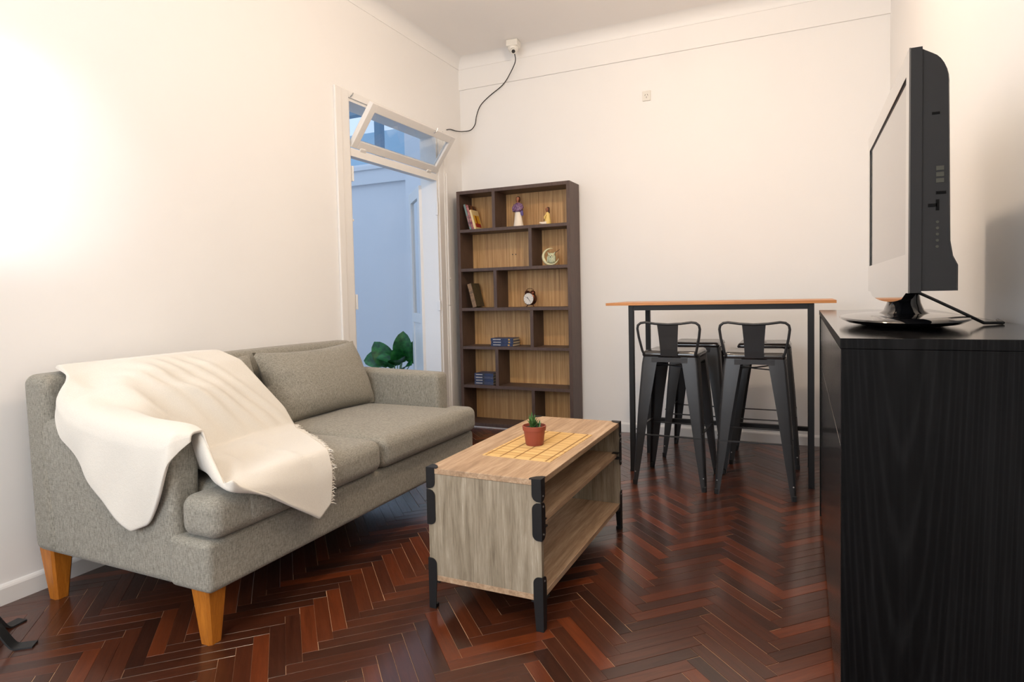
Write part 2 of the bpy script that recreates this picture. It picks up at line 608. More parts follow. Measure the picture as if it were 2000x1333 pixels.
# ------------------------------------------------------------------ door frame, transom, open leaf
fr = MB()
fr.box(-0.15, 0.0, DY0, DY0 + 0.018, 0, DZT)
fr.box(-0.15, 0.0, DY1 - 0.018, DY1, 0, DZT)
fr.box(-0.15, 0.0, DY0 + 0.018, DY1 - 0.018, DZT - 0.018, DZT)
fr.box(-0.05, 0.004, DY0 + 0.018, DY1 - 0.018, DZB, DZB + 0.052)
fr.box(-0.085, -0.05, DY0 + 0.018, DY1 - 0.018, DZB + 0.012, DZB + 0.045)
dfr = struct('door_1', fr, m_trim)
# casing
struct('trim_8', MB().box(0, 0.018, DY0 - 0.134, DY0 - 0.075, 0, 2.44, 0.004).box(0, 0.013, DY0 - 0.075, DY0, 0, 2.44, 0.004), m_trim)
struct('trim_9', MB().box(0, 0.013, DY1, DY1 + 0.075, 0, 2.44, 0.004).box(0, 0.018, DY1 + 0.075, DY1 + 0.135, 0, 2.44, 0.004), m_trim)
struct('trim_10', MB().box(0, 0.012, DY0, DY1, DZT, 2.44, 0.003), m_trim)
# hinges and latch keeps on the jambs
for z in (1.86, 1.02):
    MB().box(-0.02, 0.014, DY0 + 0.018, DY0 + 0.03, z, z + 0.10, 0.003).build('hinge', m_trim, dfr)
MB().lathe([(0.0, 0), (0.010, 0.0), (0.012, 0.012), (0, 0.018)], (-0.005, DY0 + 0.020, 1.60), 10).build('bolt', m_trim, dfr)
MB().box(-0.012, 0.010, DY1 - 0.028, DY1 - 0.018, 1.75, 1.86, 0.003).build('hinge', m_trim, dfr)
MB().box(-0.012, 0.010, DY1 - 0.028, DY1 - 0.018, 0.98, 1.06, 0.003).build('hinge', m_trim, dfr)
# transom sash, hinged at its lower edge, tilted into the room
tr = bpy.data.objects.new('window_1', None)
col.objects.link(tr)
tr['kind'] = 'structure'
tr.location = (0.004, 0, DZB + 0.055)
tr.rotation_euler = (0, R(36), 0)
ya, yb, sh = DY0 + 0.022, DY1 - 0.022, 0.318
for n_, a in (('stile', (ya, ya + 0.055, 0, sh)), ('stile', (yb - 0.055, yb, 0, sh)), ('rail', (ya + 0.055, yb - 0.055, 0, 0.055)), ('rail', (ya + 0.055, yb - 0.055, sh - 0.055, sh))):
    MB().box(-0.036, 0, a[0], a[1], a[2], a[3], 0.003).build(n_, m_trim, tr)
MB().box(-0.022, -0.018, ya + 0.055, yb - 0.055, 0.055, sh - 0.055).build('pane', m_glass, tr)
MB().tube([(-0.005, -0.72, sh - 0.03), (0.012, -0.72, sh - 0.01), (0.004, -0.715, sh + 0.02)], 0.004, 6).build('latch', m_chrome, tr)
for y in (DY0 + 0.14, DY1 - 0.14):
    MB().box(-0.006, 0.008, y - 0.03, y + 0.03, -0.012, 0.012, 0.003).build('hinge', m_trim, tr)
MB().tube([(0.012, DY0 + 0.02, DZT + 0.005), (0.03, DY0 + 0.015, DZT + 0.012), (0.028, DY0 + 0.03, DZT + 0.03)], 0.004, 6).build('keeper_hook', m_chrome, dfr)
# glazed leaf swung out into the courtyard
lf = bpy.data.objects.new('door_2', None)
col.objects.link(lf)
lf['kind'] = 'structure'
lf.location = (-0.150, DY1 - 0.022, 0.012)
lf.rotation_euler = (0, 0, R(133))      # local +X runs from hinge to free edge
for n_, a in (('stile', (0, 0.085, 0, 1.99)), ('stile', (0.435, 0.52, 0, 1.99)), ('rail', (0.085, 0.435, 1.90, 1.99)), ('rail', (0.085, 0.435, 0, 0.16)), ('rail', (0.085, 0.435, 0.86, 0.94))):
    MB().box(a[0], a[1], -0.018, 0.018, a[2], a[3], 0.003).build(n_, m_trim, lf)
MB().box(0.085, 0.435, -0.002, 0.002, 0.94, 1.90).build('pane', m_glass, lf)
MB().box(0.085, 0.435, -0.008, 0.008, 0.16, 0.86).build('panel', m_trim, lf)

# ------------------------------------------------------------------ courtyard outside the door
struct('floor_courtyard', MB().box(-3.6, -0.151, -4.0, 1.0, -0.12, -0.02), m_concrete)
yw = struct('wall_courtyard', MB().box(-3.6, 0.3, 1.0, 1.15, -0.12, 2.60), m_yard)
MB().box(-3.6, -1.17, 0.955, 1.0, 2.365, 2.52).build('ledge', m_yard, yw)
MB().box(-3.6, -1.17, 0.93, 1.15, 2.52, 2.56).build('coping', m_yard, yw)
struct('wall_courtyard_side', MB().box(-3.75, -3.6, -4.0, 1.15, -0.12, 2.6), m_yard)
struct('wall_sky_backdrop', MB().box(-4.5, 1.5, 2.6, 2.75, -0.1, 3.45), m_skyback)  # added blue wall standing in for the patches of sky above the yard
pl = struct('pillar_1', MB().box(-1.17, -0.25, 0.86, 1.0, -0.12, 3.6), m_yard)
MB().box(-1.70, -1.62, 1.05, 1.13, 2.58, 3.5).build('post', m_yardgrey, yw)
MB().box(-3.6, -0.3, 1.04, 1.14, 3.18, 3.24).build('rail', m_yardgrey, yw)

# patio plant
PPOS = (-0.76, 0.04, -0.02)
pt = thing('patio_plant', 'leafy green potted plant outside in the courtyard, seen over the far sofa arm', 'plant', PPOS)
MB().lathe([(0.0, 0), (0.10, 0), (0.135, 0.26), (0.145, 0.26), (0.145, 0.29), (0.125, 0.29), (0.12, 0.25), (0, 0.25)], (0, 0, 0), 24).build('pot', m_pot, pt, 40)
MB().lathe([(0.0, 0.262), (0.122, 0.262), (0.0, 0.268)], (0, 0, 0), 20).build('soil', m_soil, pt)
def big_leaf(base, tip, width, nrm, cup=0.25):
    b, t_ = Vector(base), Vector(tip)
    d = t_ - b
    sd = d.cross(Vector(nrm)).normalized()
    n = sd.cross(d).normalized()
    rows = []
    for i in range(9):
        u = i / 8
        w_ = width * 0.62 * max(0.0, math.sin(math.pi * min(1, u * 0.93 + 0.07) ** 0.85)) ** 0.62 + 0.002
        c = b + d * u + n * (-0.10 * d.length * (u - 0.5) ** 2 * 4 + 0.1 * d.length)
        rows.append([c + sd * w_ * q + n * (cup * w_ * abs(q)) for q in (-1, -0.5, 0, 0.5, 1)])
    vs = [p for r_ in rows for p in r_]
    fs = [(i * 5 + j, i * 5 + j + 1, i * 5 + j + 6, i * 5 + j + 5) for i in range(8) for j in range(4)]
    nv = len(vs)
    vs2 = [Vector(p) - n * 0.0025 for p in vs]
    return MB().add(vs, fs).add(vs2, [f[::-1] for f in fs])
leaves = [((-0.10, 0.02, 0.52), (-0.34, -0.06, 0.52), 0.15, (0.35, -0.75, 0.5)),
          ((-0.08, 0.0, 0.48), (-0.22, -0.05, 0.70), 0.15, (0.4, -0.9, 0.2)),
          ((0.06, 0.0, 0.55), (0.09, -0.02, 0.80), 0.14, (0.5, -0.85, 0.1)),
          ((0.12, 0.05, 0.50), (0.22, 0.03, 0.72), 0.13, (0.3, -0.9, 0.2)),
          ((0.0, -0.05, 0.50), (-0.12, -0.16, 0.56), 0.13, (0.1, -0.4, 0.9)),
          ((0.03, -0.04, 0.49), (0.14, -0.18, 0.55), 0.13, (0.2, -0.5, 0.8)),
          ((0.0, 0.05, 0.50), (-0.03, 0.16, 0.66), 0.13, (0.2, -0.8, 0.3)),
          ((-0.04, 0.0, 0.46), (-0.20, 0.05, 0.60), 0.11, (0.3, -0.6, 0.7)),
          ((0.04, 0.02, 0.50), (0.02, -0.10, 0.63), 0.11, (0.2, -0.9, 0.4)),
          ((0.08, -0.02, 0.44), (0.24, -0.12, 0.50), 0.12, (0.2, -0.6, 0.8))]
for b, t_, w_, n in leaves:
    l_ = big_leaf(b, t_, w_, n).build('leaf', m_leaf, pt, 80)
    MB().tube([(0, 0, 0.262), (b[0] * 0.4, b[1] * 0.4, b[2] * 0.75), b], [0.006, 0.005, 0.004], 6).build('stem', m_stem, pt, True)

# ------------------------------------------------------------------ sofa
SX0, SX1, SY0, SY1 = 0.09, 1.02, -3.47, -1.77
SB = (0.55, -2.62, 0.0)
sofa = thing('sofa', 'two-seat grey-beige fabric sofa with tapered wooden legs against the left wall', 'sofa', SB)
def S(name, mb, mat=m_fabric, smooth=60, parent=sofa):
    mb.v = [rel(v, SB) for v in mb.v]
    return mb.build(name, mat, parent, smooth)
ARM = 0.105
def arm_fn(p, h):
    x, y, z = p
    if z > 0:
        u = (x + h[0]) / (2 * h[0])
        k = z / h[2]
        z += k * (0.018 * (1 - u)) - k * 0.055 * max(0, 1 - u / 0.17) ** 2
    return (x, y + 0.004 * math.sin(z * 9) * (1 if y > 0 else -1), z)
for y0, y1 in ((SY0, SY0 + ARM), (SY1 - ARM, SY1)):
    S('arm', MB().rbox(((SX0 + 0.015 + 0.868) / 2, (y0 + y1) / 2, (0.19 + 0.675) / 2), (0.868 - SX0 - 0.015, y1 - y0, 0.485), 0.028, 14, 3, arm_fn))
S('front_rail', MB().rbox(((0.80 + SX1) / 2 + 0.018, (SY0 + SY1) / 2, 0.2735), (SX1 - 0.832, SY1 - SY0 + 0.006, 0.165), 0.022, 10, 3))
S('seat_deck', MB().box(0.2, 0.86, SY0 + ARM - 0.01, SY1 - ARM + 0.01, 0.20, 0.345))
S('backrest', MB().rbox((SX0 + 0.068, (SY0 + SY1) / 2, 0.519), (0.136, SY1 - SY0 + 0.014, 0.652), 0.038, 12, 4,
    lambda p, h: (p[0] - 0.012 * p[2] / h[2], p[1], p[2] + (0.006 * math.cos(p[1] * 2) if p[2] > 0 else 0))))
def cush(y0, y1, ear):
    def fn(p, h):
        u, v_ = p[0] / h[0], p[1] / h[1]
        z = p[2]
        k = (1 - u ** 4) * (1 - v_ ** 4)
        if z > 0: z += 0.016 * k + 0.002 * math.sin(p[1] * 21) * k
        return (p[0] + (0.008 * (1 - v_ ** 4) * (1 - (p[2] / h[2]) ** 2) if u > 0.6 else 0), p[1], z)
    mb = MB().rbox((0.68, (y0 + y1) / 2, 0.425), (0.74, y1 - y0, 0.135), 0.042, 16, 4, fn)
    ya_, yb_ = ear
    mb.rbox((0.968, (ya_ + yb_) / 2, 0.424), (0.165, abs(yb_ - ya_), 0.133), 0.041, 6, 4)
    return mb
MID = (SY0 + SY1) / 2
S('seat_cushion', cush(SY0 + ARM + 0.004, MID - 0.003, (SY0 + 0.002, SY0 + 0.40)))
S('seat_cushion', cush(MID + 0.003, SY1 - ARM - 0.004, (SY1 - 0.40, SY1 - 0.002)))
def pillow(cy, wdt, hgt, th, cx, cz, tilt, seed):
    rnd_ = random.Random(seed)
    n, m_ = 30, 20
    vs, idx = [], {}
    fs = []
    ph = [rnd_.uniform(0, 6) for _ in range(6)]
    for side in (1, -1):
        for i in range(n + 1):
            for j in range(m_ + 1):
                u, v_ = -1 + 2 * i / n, -1 + 2 * j / m_
                edge = i in (0, n) or j in (0, m_)
                key = (i, j, 0 if edge else side)
                if key in idx:
                    continue
                t_ = (max(0, 1 - abs(u) ** 2.6) ** 0.55) * (max(0, 1 - abs(v_) ** 2.4) ** 0.55)
                pin = 1 - 0.045 * (1 - abs(v_) ** 2) * abs(u) ** 3 - 0.0
                pinv = 1 - 0.07 * (1 - abs(u) ** 2) * abs(v_) ** 3
                c = side * th / 2 * t_
                wr = 0.006 * math.sin(9 * v_ + 3 * u + ph[0]) * abs(u) ** 2 * t_ + 0.004 * math.sin(14 * u + 5 * v_ + ph[1]) * abs(v_) ** 2 * t_
                wr += 0.010 * math.exp(-((u + 0.72) / 0.22) ** 2) * math.sin(22 * v_ + ph[2]) * t_ * (0.4 - 0.6 * v_)
                a, b, c = u * wdt / 2 * pin, v_ * hgt / 2 * pinv, c + side * wr
                b -= 0.012 * (1 - u * u) * (v_ > 0) * v_
                st, ct = math.sin(tilt), math.cos(tilt)
                vs.append((cx - b * st + c * ct, cy + a, cz + b * ct + c * st))
                idx[key] = len(vs) - 1
        def g(i, j):
            return idx[(i, j, 0 if (i in (0, n) or j in (0, m_)) else side)]
        for i in range(n):
            for j in range(m_):
                fs.append((g(i, j), g(i + 1, j), g(i + 1, j + 1), g(i, j + 1)))
    return MB().add(vs, fs)
S('back_cushion', pillow(-2.235, 0.74, 0.385, 0.20, 0.365, 0.672, R(24), 3))
S('back_cushion', pillow(-2.985, 0.74, 0.375, 0.19, 0.345, 0.665, R(20), 5))
def tleg(cx, cy, sx, sy):
    rings = []
    for z, h_, off in ((0.0, 0.024, 0.006), (0.19, 0.040, 0.0), (0.205, 0.040, 0.0)):
        c = 0.008
        x0, x1 = cx - h_ , cx + h_
        y0, y1 = cy - h_, cy + h_
        rings.append([(x0 + c, y0, z), (x1 - c, y0, z), (x1, y0 + c, z), (x1, y1 - c, z), (x1 - c, y1, z), (x0 + c, y1, z), (x0, y1 - c, z), (x0, y0 + c, z)])
    return MB().rings(rings)
for lx, ly in ((0.938, -3.408), (0.938, -1.835), (0.135, -3.415), (0.135, -1.835)):
    S('leg', tleg(lx, ly, 1, 1), m_legwood, 30)

# ------------------------------------------------------------------ blanket thrown over the sofa
BSEAT = [(0, (.12, .862)), (.06, (.19, .872)), (.16, (.30, .876)), (.26, (.40, .832)), (.36, (.475, .735)), (.46, (.535, .61)), (.53, (.575, .530)), (.60, (.65, .522)), (.84, (.975, .530)), (.89, (1.035, .526)), (.93, (1.075, .500)), (1, (1.088, .43))]
BARM = [(0, (.12, .862)), (.06, (.19, .872)), (.16, (.285, .835)), (.26, (.36, .765)), (.36, (.45, .735)), (.46, (.54, .722)), (.53, (.60, .714)), (.60, (.66, .708)), (.86, (.862, .700)), (.92, (.893, .696)), (1, (.925, .682))]
YRT = [(0, -2.82), (.16, -2.80), (.26, -2.77), (.36, -2.735), (.46, -2.66), (.53, -2.645), (.60, -2.70), (.72, -2.80), (.86, -2.93), (.92, -2.965), (1, -3.00)]
HANG = [(0.20, .86), (0.284, .84), (.312, .715), (.338, .635), (.425, .555), (.598, .42), (.703, .357), (.763, .385), (.844, .50), (.875, .575), (.90, .63), (.93, .665)]
ZFR = [(-3.44, .56), (-3.40, .520), (-3.29, .462), (-3.18, .385), (-3.06, .300), (-2.99, .345), (-2.9, .40)]
def prof2(tab, t_):
    return interp(t_, [(a, b[0]) for a, b in tab]), interp(t_, [(a, b[1]) for a, b in tab])
def blanket_pt(t_, s_):
    if s_ >= 0:
        yr = interp(t_, YRT)
        y0_ = interp(t_, [(0, -3.372), (.06, -3.398), (.16, -3.422)])
        y = y0_ + (yr - y0_) * s_
        k = sm((y + 3.395) / (0.20 - 0.148 * sm((t_ - 0.50) / 0.28)))
        (xa, za), (xs, zs) = prof2(BARM, t_), prof2(BSEAT, t_)
        x, z = xa + (xs - xa) * k, za + (zs - za) * k
        y -= 0.085 * sm((t_ - 0.74) / 0.16) * k * math.exp(-((y + 3.35) / 0.10) ** 2)
        if t_ > 0.90:
            zf = interp(y, ZFR)
            z = z + (zf - z) * ((t_ - 0.90) / 0.10) * k
        amp = math.sin(math.pi * min(1, s_ * 1.15)) * sm((t_ - 0.1) * 5)
        z += 0.010 * amp * math.sin(26 * t_ + 7 * s_) * (0.4 + 0.6 * (t_ < 0.55))
        x += 0.014 * amp * math.sin(11 * s_ - 16 * t_ + 1.0) * sm((0.60 - t_) * 6)
        z += 0.030 * math.exp(-((t_ - .26 - 0.25 * s_) / 0.05) ** 2) * math.exp(-((s_ - 0.35) / 0.3) ** 2)
        z += 0.022 * math.exp(-((s_ - 0.16 - 0.25 * (t_ - .3)) / 0.07) ** 2) * sm((t_ - 0.18) * 8) * sm((0.9 - t_) * 6)
        for (a_, b_, w_, am) in ((0.42, 1.1, .028, .013), (0.55, 1.0, .024, .012), (0.66, 0.9, .030, .014), (0.78, 0.8, .022, .009), (0.30, 1.0, .03, .010), (0.10, 1.3, .03, .012)):
            d_ = s_ - (a_ + b_ * (t_ - 0.30))
            kk = am * math.exp(-(d_ / w_) ** 2) * sm((t_ - 0.14) * 9) * sm((0.58 - t_) * 9)
            z += kk * 0.6
            x += kk
        for (a_, b_, w_, am) in ((0.35, -0.5, .04, .008), (0.62, 0.4, .04, .007), (0.2, 0.5, .03, .008)):
            d_ = s_ - (a_ + b_ * (t_ - 0.7))
            z += am * math.exp(-(d_ / w_) ** 2) * sm((t_ - 0.55) * 9) * sm((0.93 - t_) * 9)
        return Vector((x, y, z))
    q = -s_
    xa, za = prof2(BARM, t_)
    zb = min(interp(xa, HANG), za)
    L = za - zb
    # round the outer edge of the arm, then hang
    r_ = 0.055
    if q < 0.25:
        a = q / 0.25 * math.pi / 2
        k = min(1, L / 0.10)
        return Vector((xa, interp(t_, [(0, -3.372), (.06, -3.398), (.16, -3.422)]) - r_ * 1.15 * math.sin(a) * k, za - min(r_, L * 0.4) * (1 - math.cos(a))))
    h0 = za - min(r_, L * 0.4)
    v_ = (q - 0.25) / 0.75
    z = h0 + (zb - h0) * v_
    k = min(1, L / 0.10)
    y = interp(t_, [(0, -3.372), (.06, -3.398), (.16, -3.422)]) - r_ * 1.15 * k
    fold = math.sin(xa * 34 + v_ * 3.0 + 0.8) * 0.5 + math.sin(xa * 17 - v_ * 2.0) * 0.5
    y -= 0.004 * k + 0.012 * v_ * (0.7 + fold) * min(1, L / 0.2)
    x = xa + 0.012 * v_ * math.sin(xa * 16 + 1)
    return Vector((x, y, z))
NT_, NS, NH = 84, 60, 26
gridv, gf = [], []
for i in range(NT_ + 1):
    t_ = i / NT_
    for j in range(NS + NH + 1):
        s_ = -1 + j / NH if j < NH else (j - NH) / NS
        gridv.append(blanket_pt(t_, s_))
W_ = NS + NH + 1
for i in range(NT_):
    for j in range(NS + NH):
        gf.append((i * W_ + j, i * W_ + j + 1, (i + 1) * W_ + j + 1, (i + 1) * W_ + j))
# smooth the sheet a little
for it in range(1):
    nv = list(gridv)
    for i in range(1, NT_):
        for j in range(1, W_ - 1):
            q = i * W_ + j
            nv[q] = gridv[q] * 0.4 + (gridv[q - 1] + gridv[q + 1] + gridv[q - W_] + gridv[q + W_]) * 0.15
    gridv = nv
blk = thing('throw_blanket', 'cream fleece throw blanket draped over the near arm and seat of the sofa', 'blanket', (0.6, -3.1, 0.5))
BB = (0.6, -3.1, 0.5)
bo = MB().add([rel(v, BB) for v in gridv], gf).build('sheet', m_blanket, blk, 80)
sd = bo.modifiers.new('thick', 'SOLIDIFY')
sd.thickness = 0.011
sd.offset = 0
ss = bo.modifiers.new('sub', 'SUBSURF')
ss.levels = 1
ss.render_levels = 1
fr = MB()
rr = random.Random(4)
for i in range(int(NT_ * 0.54), NT_):
    for q in range(4):
        a, b = gridv[i * W_ + W_ - 1], gridv[(i + 1) * W_ + W_ - 1]
        c = a + (b - a) * (q / 4 + rr.uniform(-.1, .1))
        inn = gridv[i * W_ + W_ - 3]
        d = (c - inn).normalized()
        tip = c + d * rr.uniform(0.014, 0.024) + Vector((rr.uniform(-.006, .006), rr.uniform(-.004, .004), rr.uniform(-.006, .002)))
        fr.tube([rel(c - d * 0.006, BB), rel((c + tip) / 2 + Vector((0, 0, 0.002)), BB), rel(tip, BB)], [0.0022, 0.002, 0.001], 4)
tag(fr.build('fringe', m_blanket, blk), kind='stuff')

# ------------------------------------------------------------------ coffee table
CX0, CX1, CY0, CY1, CZ = 1.478, 1.908, -2.948, -1.972, 0.50
CB = ((CX0 + CX1) / 2, (CY0 + CY1) / 2, 0)
ct = thing('coffee_table', 'pale washed-oak coffee table with open shelves and black metal corner brackets', 'table', CB)
def C(name, mb, mat, smooth=False):
    mb.v = [rel(v, CB) for v in mb.v]
    return mb.build(name, mat, ct, smooth)
C('tabletop', MB().box(CX0, CX1, CY0, CY1, CZ - 0.020, CZ, 0.0015), m_oak)
for y0, y1 in ((CY0 + 0.002, CY0 + 0.020), (CY1 - 0.020, CY1 - 0.002)):
    C('end_panel', MB().box(CX0 + 0.002, CX1 - 0.002, y0, y1, 0.120, CZ - 0.0205), m_oakv)
C('shelf', MB().box(CX0 + 0.03, CX1 - 0.012, CY0 + 0.020, CY1 - 0.020, 0.340, 0.358, 0.001), m_oak)
C('shelf', MB().box(CX0 + 0.002, CX1 - 0.004, CY0 + 0.002, CY1 - 0.002, 0.100, 0.1195, 0.001), m_oak)
def round_plate(w_, z0, z1, rt, rb):
    """outline in (u, z): u from 0 (outer corner edge) to w_, rounded on the inner side"""
    p = [(0, z0)]
    for i in range(6):
        a = math.pi / 2 * i / 5
        p.append((w_ - rb + rb * math.sin(a), z0 + rb - rb * math.cos(a)))
    for i in range(6):
        a = math.pi / 2 * i / 5
        p.append((w_ - rt + rt * math.cos(a), z1 - rt + rt * math.sin(a)))
    p.append((0, z1))
    return p
def bracket(sx, sy, kind):
    ox = CX0 if sx < 0 else CX1
    oy = CY0 if sy < 0 else CY1
    mb = MB()
    T = 0.0025
    def plates(z0, z1, rt, rb, w1=0.033, w2=0.033):
        pl1 = round_plate(w1, z0, z1, rt, rb)
        mb.prism([(ox - sx * (u - 0.002), z) for u, z in pl1], 'Y', oy + sy * T, oy - sy * 0.0005)
        pl2 = round_plate(w2, z0, z1, rt, rb)
        mb.prism([(oy - sy * (u - 0.002), z) for u, z in pl2], 'X', ox + sx * T, ox - sx * 0.0005)
    if kind == 'top':
        plates(0.428, CZ + 0.002, 0.001, 0.022)
        pl3 = [(0, 0), (0.042, 0), (0.042, 0.012), (0.030, 0.030), (0.012, 0.042), (0, 0.042)]
        mb.prism([(ox - sx * (u - 0.002), oy - sy * (v_ - 0.002)) for u, v_ in pl3], 'Z', CZ - 0.0003, CZ + 0.0025)
    elif kind == 'mid':
        plates(0.300, 0.424, 0.022, 0.020)
        mb.box(min(ox, ox - sx * 0.03), max(ox, ox - sx * 0.03), min(oy, oy - sy * 0.05), max(oy, oy - sy * 0.05), 0.3585, 0.3615)
        mb.box(min(ox, ox - sx * 0.03) if sx < 0 else ox - 0.03, ox + (0.002 if sx > 0 else 0.03), min(oy, oy - sy * 0.05), max(oy, oy - sy * 0.05), 0.334, 0.3395)
    else:
        for w_, ax_ in ((0.033, 'Y'), (0.033, 'X')):
            p = [(0, 0.0), (0.026, 0.0)]
            p += [(w_, 0.10)]
            for i in range(6):
                a = math.pi / 2 * i / 5
                p.append((w_ - 0.02 + 0.02 * math.cos(a), 0.180 - 0.02 + 0.02 * math.sin(a)))
            p.append((0, 0.180))
            if ax_ == 'Y':
                mb.prism([(ox - sx * (u - 0.002), z) for u, z in p], 'Y', oy + sy * T, oy - sy * 0.0005)
            else:
                mb.prism([(oy - sy * (u - 0.002), z) for u, z in p], 'X', ox + sx * T, ox - sx * 0.0005)
        mb.box(min(ox, ox - sx * 0.04), max(ox, ox - sx * 0.04), min(oy, oy - sy * 0.06), max(oy, oy - sy * 0.06), 0.094, 0.0995)
        mb.box(min(ox, ox - sx * 0.022), max(ox, ox - sx * 0.022), min(oy, oy - sy * 0.022), max(oy, oy - sy * 0.022), 0.0, 0.012)
    return mb
for sx in (-1, 1):
    for sy in (-1, 1):
        C('corner_bracket', bracket(sx, sy, 'top'), m_black)
        C('corner_bracket', bracket(sx, sy, 'mid'), m_black)
        C('leg', bracket(sx, sy, 'leg'), m_black)
        for z in (0.445, 0.41, 0.318, 0.165):
            xx = CX0 - 0.003 if sx < 0 else CX1 + 0.003
            yy = CY0 + 0.014 if sy < 0 else CY1 - 0.014
            C('screw', MB().lathe([(0.0, -0.001), (0.0035, -0.001), (0.0035, 0.001), (0, 0.0015)], (xx, yy, z), 8, ax='X'), m_chrome)

# bamboo placemat
PM = (1.728, -2.508, CZ + 0.0002)
mat_ = thing('placemat', 'yellow bamboo slat placemat with brown stitched lines on the coffee table', 'placemat', PM, R(-1.5))
mb = MB()
nsl = 110
for i in range(nsl):
    y = -0.228 + 0.456 * (i + 0.5) / nsl
    hw = 0.456 / nsl * 0.46
    x0 = -0.137 + random.uniform(-.0015, .0015)
    x1 = 0.137 + random.uniform(-.0015, .0015)
    mb.rings([[(x, y - hw, 0.0), (x, y + hw, 0.0), (x, y + hw * 0.6, 0.0022), (x, y - hw * 0.6, 0.0022)] for x in (x0, x1)])
tag(mb.build('slats', m_bamboo, mat_), kind='stuff')
for fx in (-0.122, -0.062, -0.004, 0.058, 0.120):
    mb = MB()
    for i in range(0, nsl, 2):
        y = -0.228 + 0.456 * (i + 0.5) / nsl
        mb.box(fx - 0.0032, fx + 0.0032, y - 0.0014, y + 0.0016, 0.0018, 0.0028)
    mb.build('stitch_line', m_stitch, mat_)

# succulent in a terracotta-coloured pot
SP = (1.708, -2.52, CZ + 0.0024)
su = thing('potted_succulent', 'small spiky green succulent in a terracotta-coloured pot on the placemat', 'plant', SP)
MB().lathe([(0, 0.0), (0.034, 0.0), (0.0355, 0.004), (0.0425, 0.058), (0.046, 0.059), (0.0475, 0.076), (0.0445, 0.077), (0.042, 0.066), (0, 0.066)], (0, 0, 0), 28).build('pot', m_pot, su, 40)
MB().lathe([(0, 0.0665), (0.0415, 0.0665), (0.02, 0.0690), (0, 0.0695)], (0, 0, 0), 20).build('soil', m_soil, su)
rr = random.Random(11)
def spike(b, tip, w_, th):
    b, tip = Vector(b), Vector(tip)
    d = tip - b
    sd_ = d.cross(Vector((0, 0, 1))).normalized() if abs(d.normalized().z) < 0.98 else Vector((1, 0, 0))
    n = sd_.cross(d).normalized()
    rings = []
    for u in (0, 0.35, 0.7, 1):
        k = (1 - u) ** 0.6 + 0.03
        c = b + d * u + n * 0.06 * d.length * math.sin(math.pi * u)
        rings.append([c + sd_ * w_ * k, c + n * th * k, c - sd_ * w_ * k, c - n * th * k * 0.5])
    return MB().rings(rings)
for q in range(16):
    a = q * 2.4
    lv = q / 15
    out = 0.034 * (1 - lv * 0.75)
    hgt = 0.024 + 0.040 * lv
    c0 = (-0.006, 0, 0.066)
    spike((c0[0] + 0.004 * math.cos(a), 0.004 * math.sin(a), c0[2]), (c0[0] + out * math.cos(a), out * math.sin(a), c0[2] + hgt), 0.0075, 0.004).build('leaf', m_succ, su, True)
for q in range(8):
    a = q * 0.8
    spike((0.018, 0.004, 0.066), (0.018 + 0.012 * math.cos(a), 0.004 + 0.012 * math.sin(a), 0.066 + 0.016 + 0.008 * (q % 3)), 0.0055, 0.003).build('leaf', m_succ, su, True)
spike((0.026, -0.006, 0.066), (0.029, -0.006, 0.100), 0.0025, 0.0015).build('dry_tip', m_stem, su, True)

# ------------------------------------------------------------------ bookcase
BX0, BX1, BY0, BY1, BH = 0.077, 1.066, -0.240, -0.016, 1.955
KB = ((BX0 + BX1) / 2, (BY0 + BY1) / 2, 0)
bk = thing('bookcase', 'tall dark wenge bookcase with zebrano back and staggered dividers in the corner', 'bookcase', KB)
def K(name, mb, mat=m_dark):
    mb.v = [rel(v, KB) for v in mb.v]
    return mb.build(name, mat, bk)
TH = 0.027
ROWS = [(0.012, 0.040), (0.329, 0.354), (0.651, 0.675), (0.968, 0.993), (1.293, 1.318), (1.614, 1.639), (1.928, BH)]
K('side_panel', MB().box(BX0, BX0 + TH, BY0, BY1, 0, BH, 0.001))
K('side_panel', MB().box(BX1 - TH, BX1, BY0, BY1, 0, BH, 0.001))
for i, (a, b) in enumerate(ROWS):
    K('top_panel' if i == 6 else ('bottom_panel' if i == 0 else 'shelf'), MB().box(BX0 + TH, BX1 - TH, BY0 + 0.001, BY1 - 0.006, a, b, 0.001))
for i in range(6):
    x = 0.403 if (5 - i) % 2 == 0 else 0.718
    K('divider', MB().box(x, x + TH, BY0 + 0.001, BY1 - 0.006, ROWS[i][1], ROWS[i + 1][0]))
K('back_panel', MB().box(BX0 + 0.004, BX1 - 0.004, BY1 - 0.006, BY1, 0.012, BH - 0.004), m_zebra)
K('plinth_strip', MB().box(BX0 + TH, BX1 - TH, BY0 + 0.008, BY0 + 0.016, 0.0, 0.0115), m_trim)
for x in (0.478, 0.508):
    K('screw_hole', MB().lathe([(0, 0), (0.005, 0), (0.005, 0.002), (0, 0.002)], (x, BY1 - 0.006, 1.43), 8, ax='Y'), m_hole)
SHZ = [b for a, b in ROWS]        # upper faces, index 5 = top row shelf

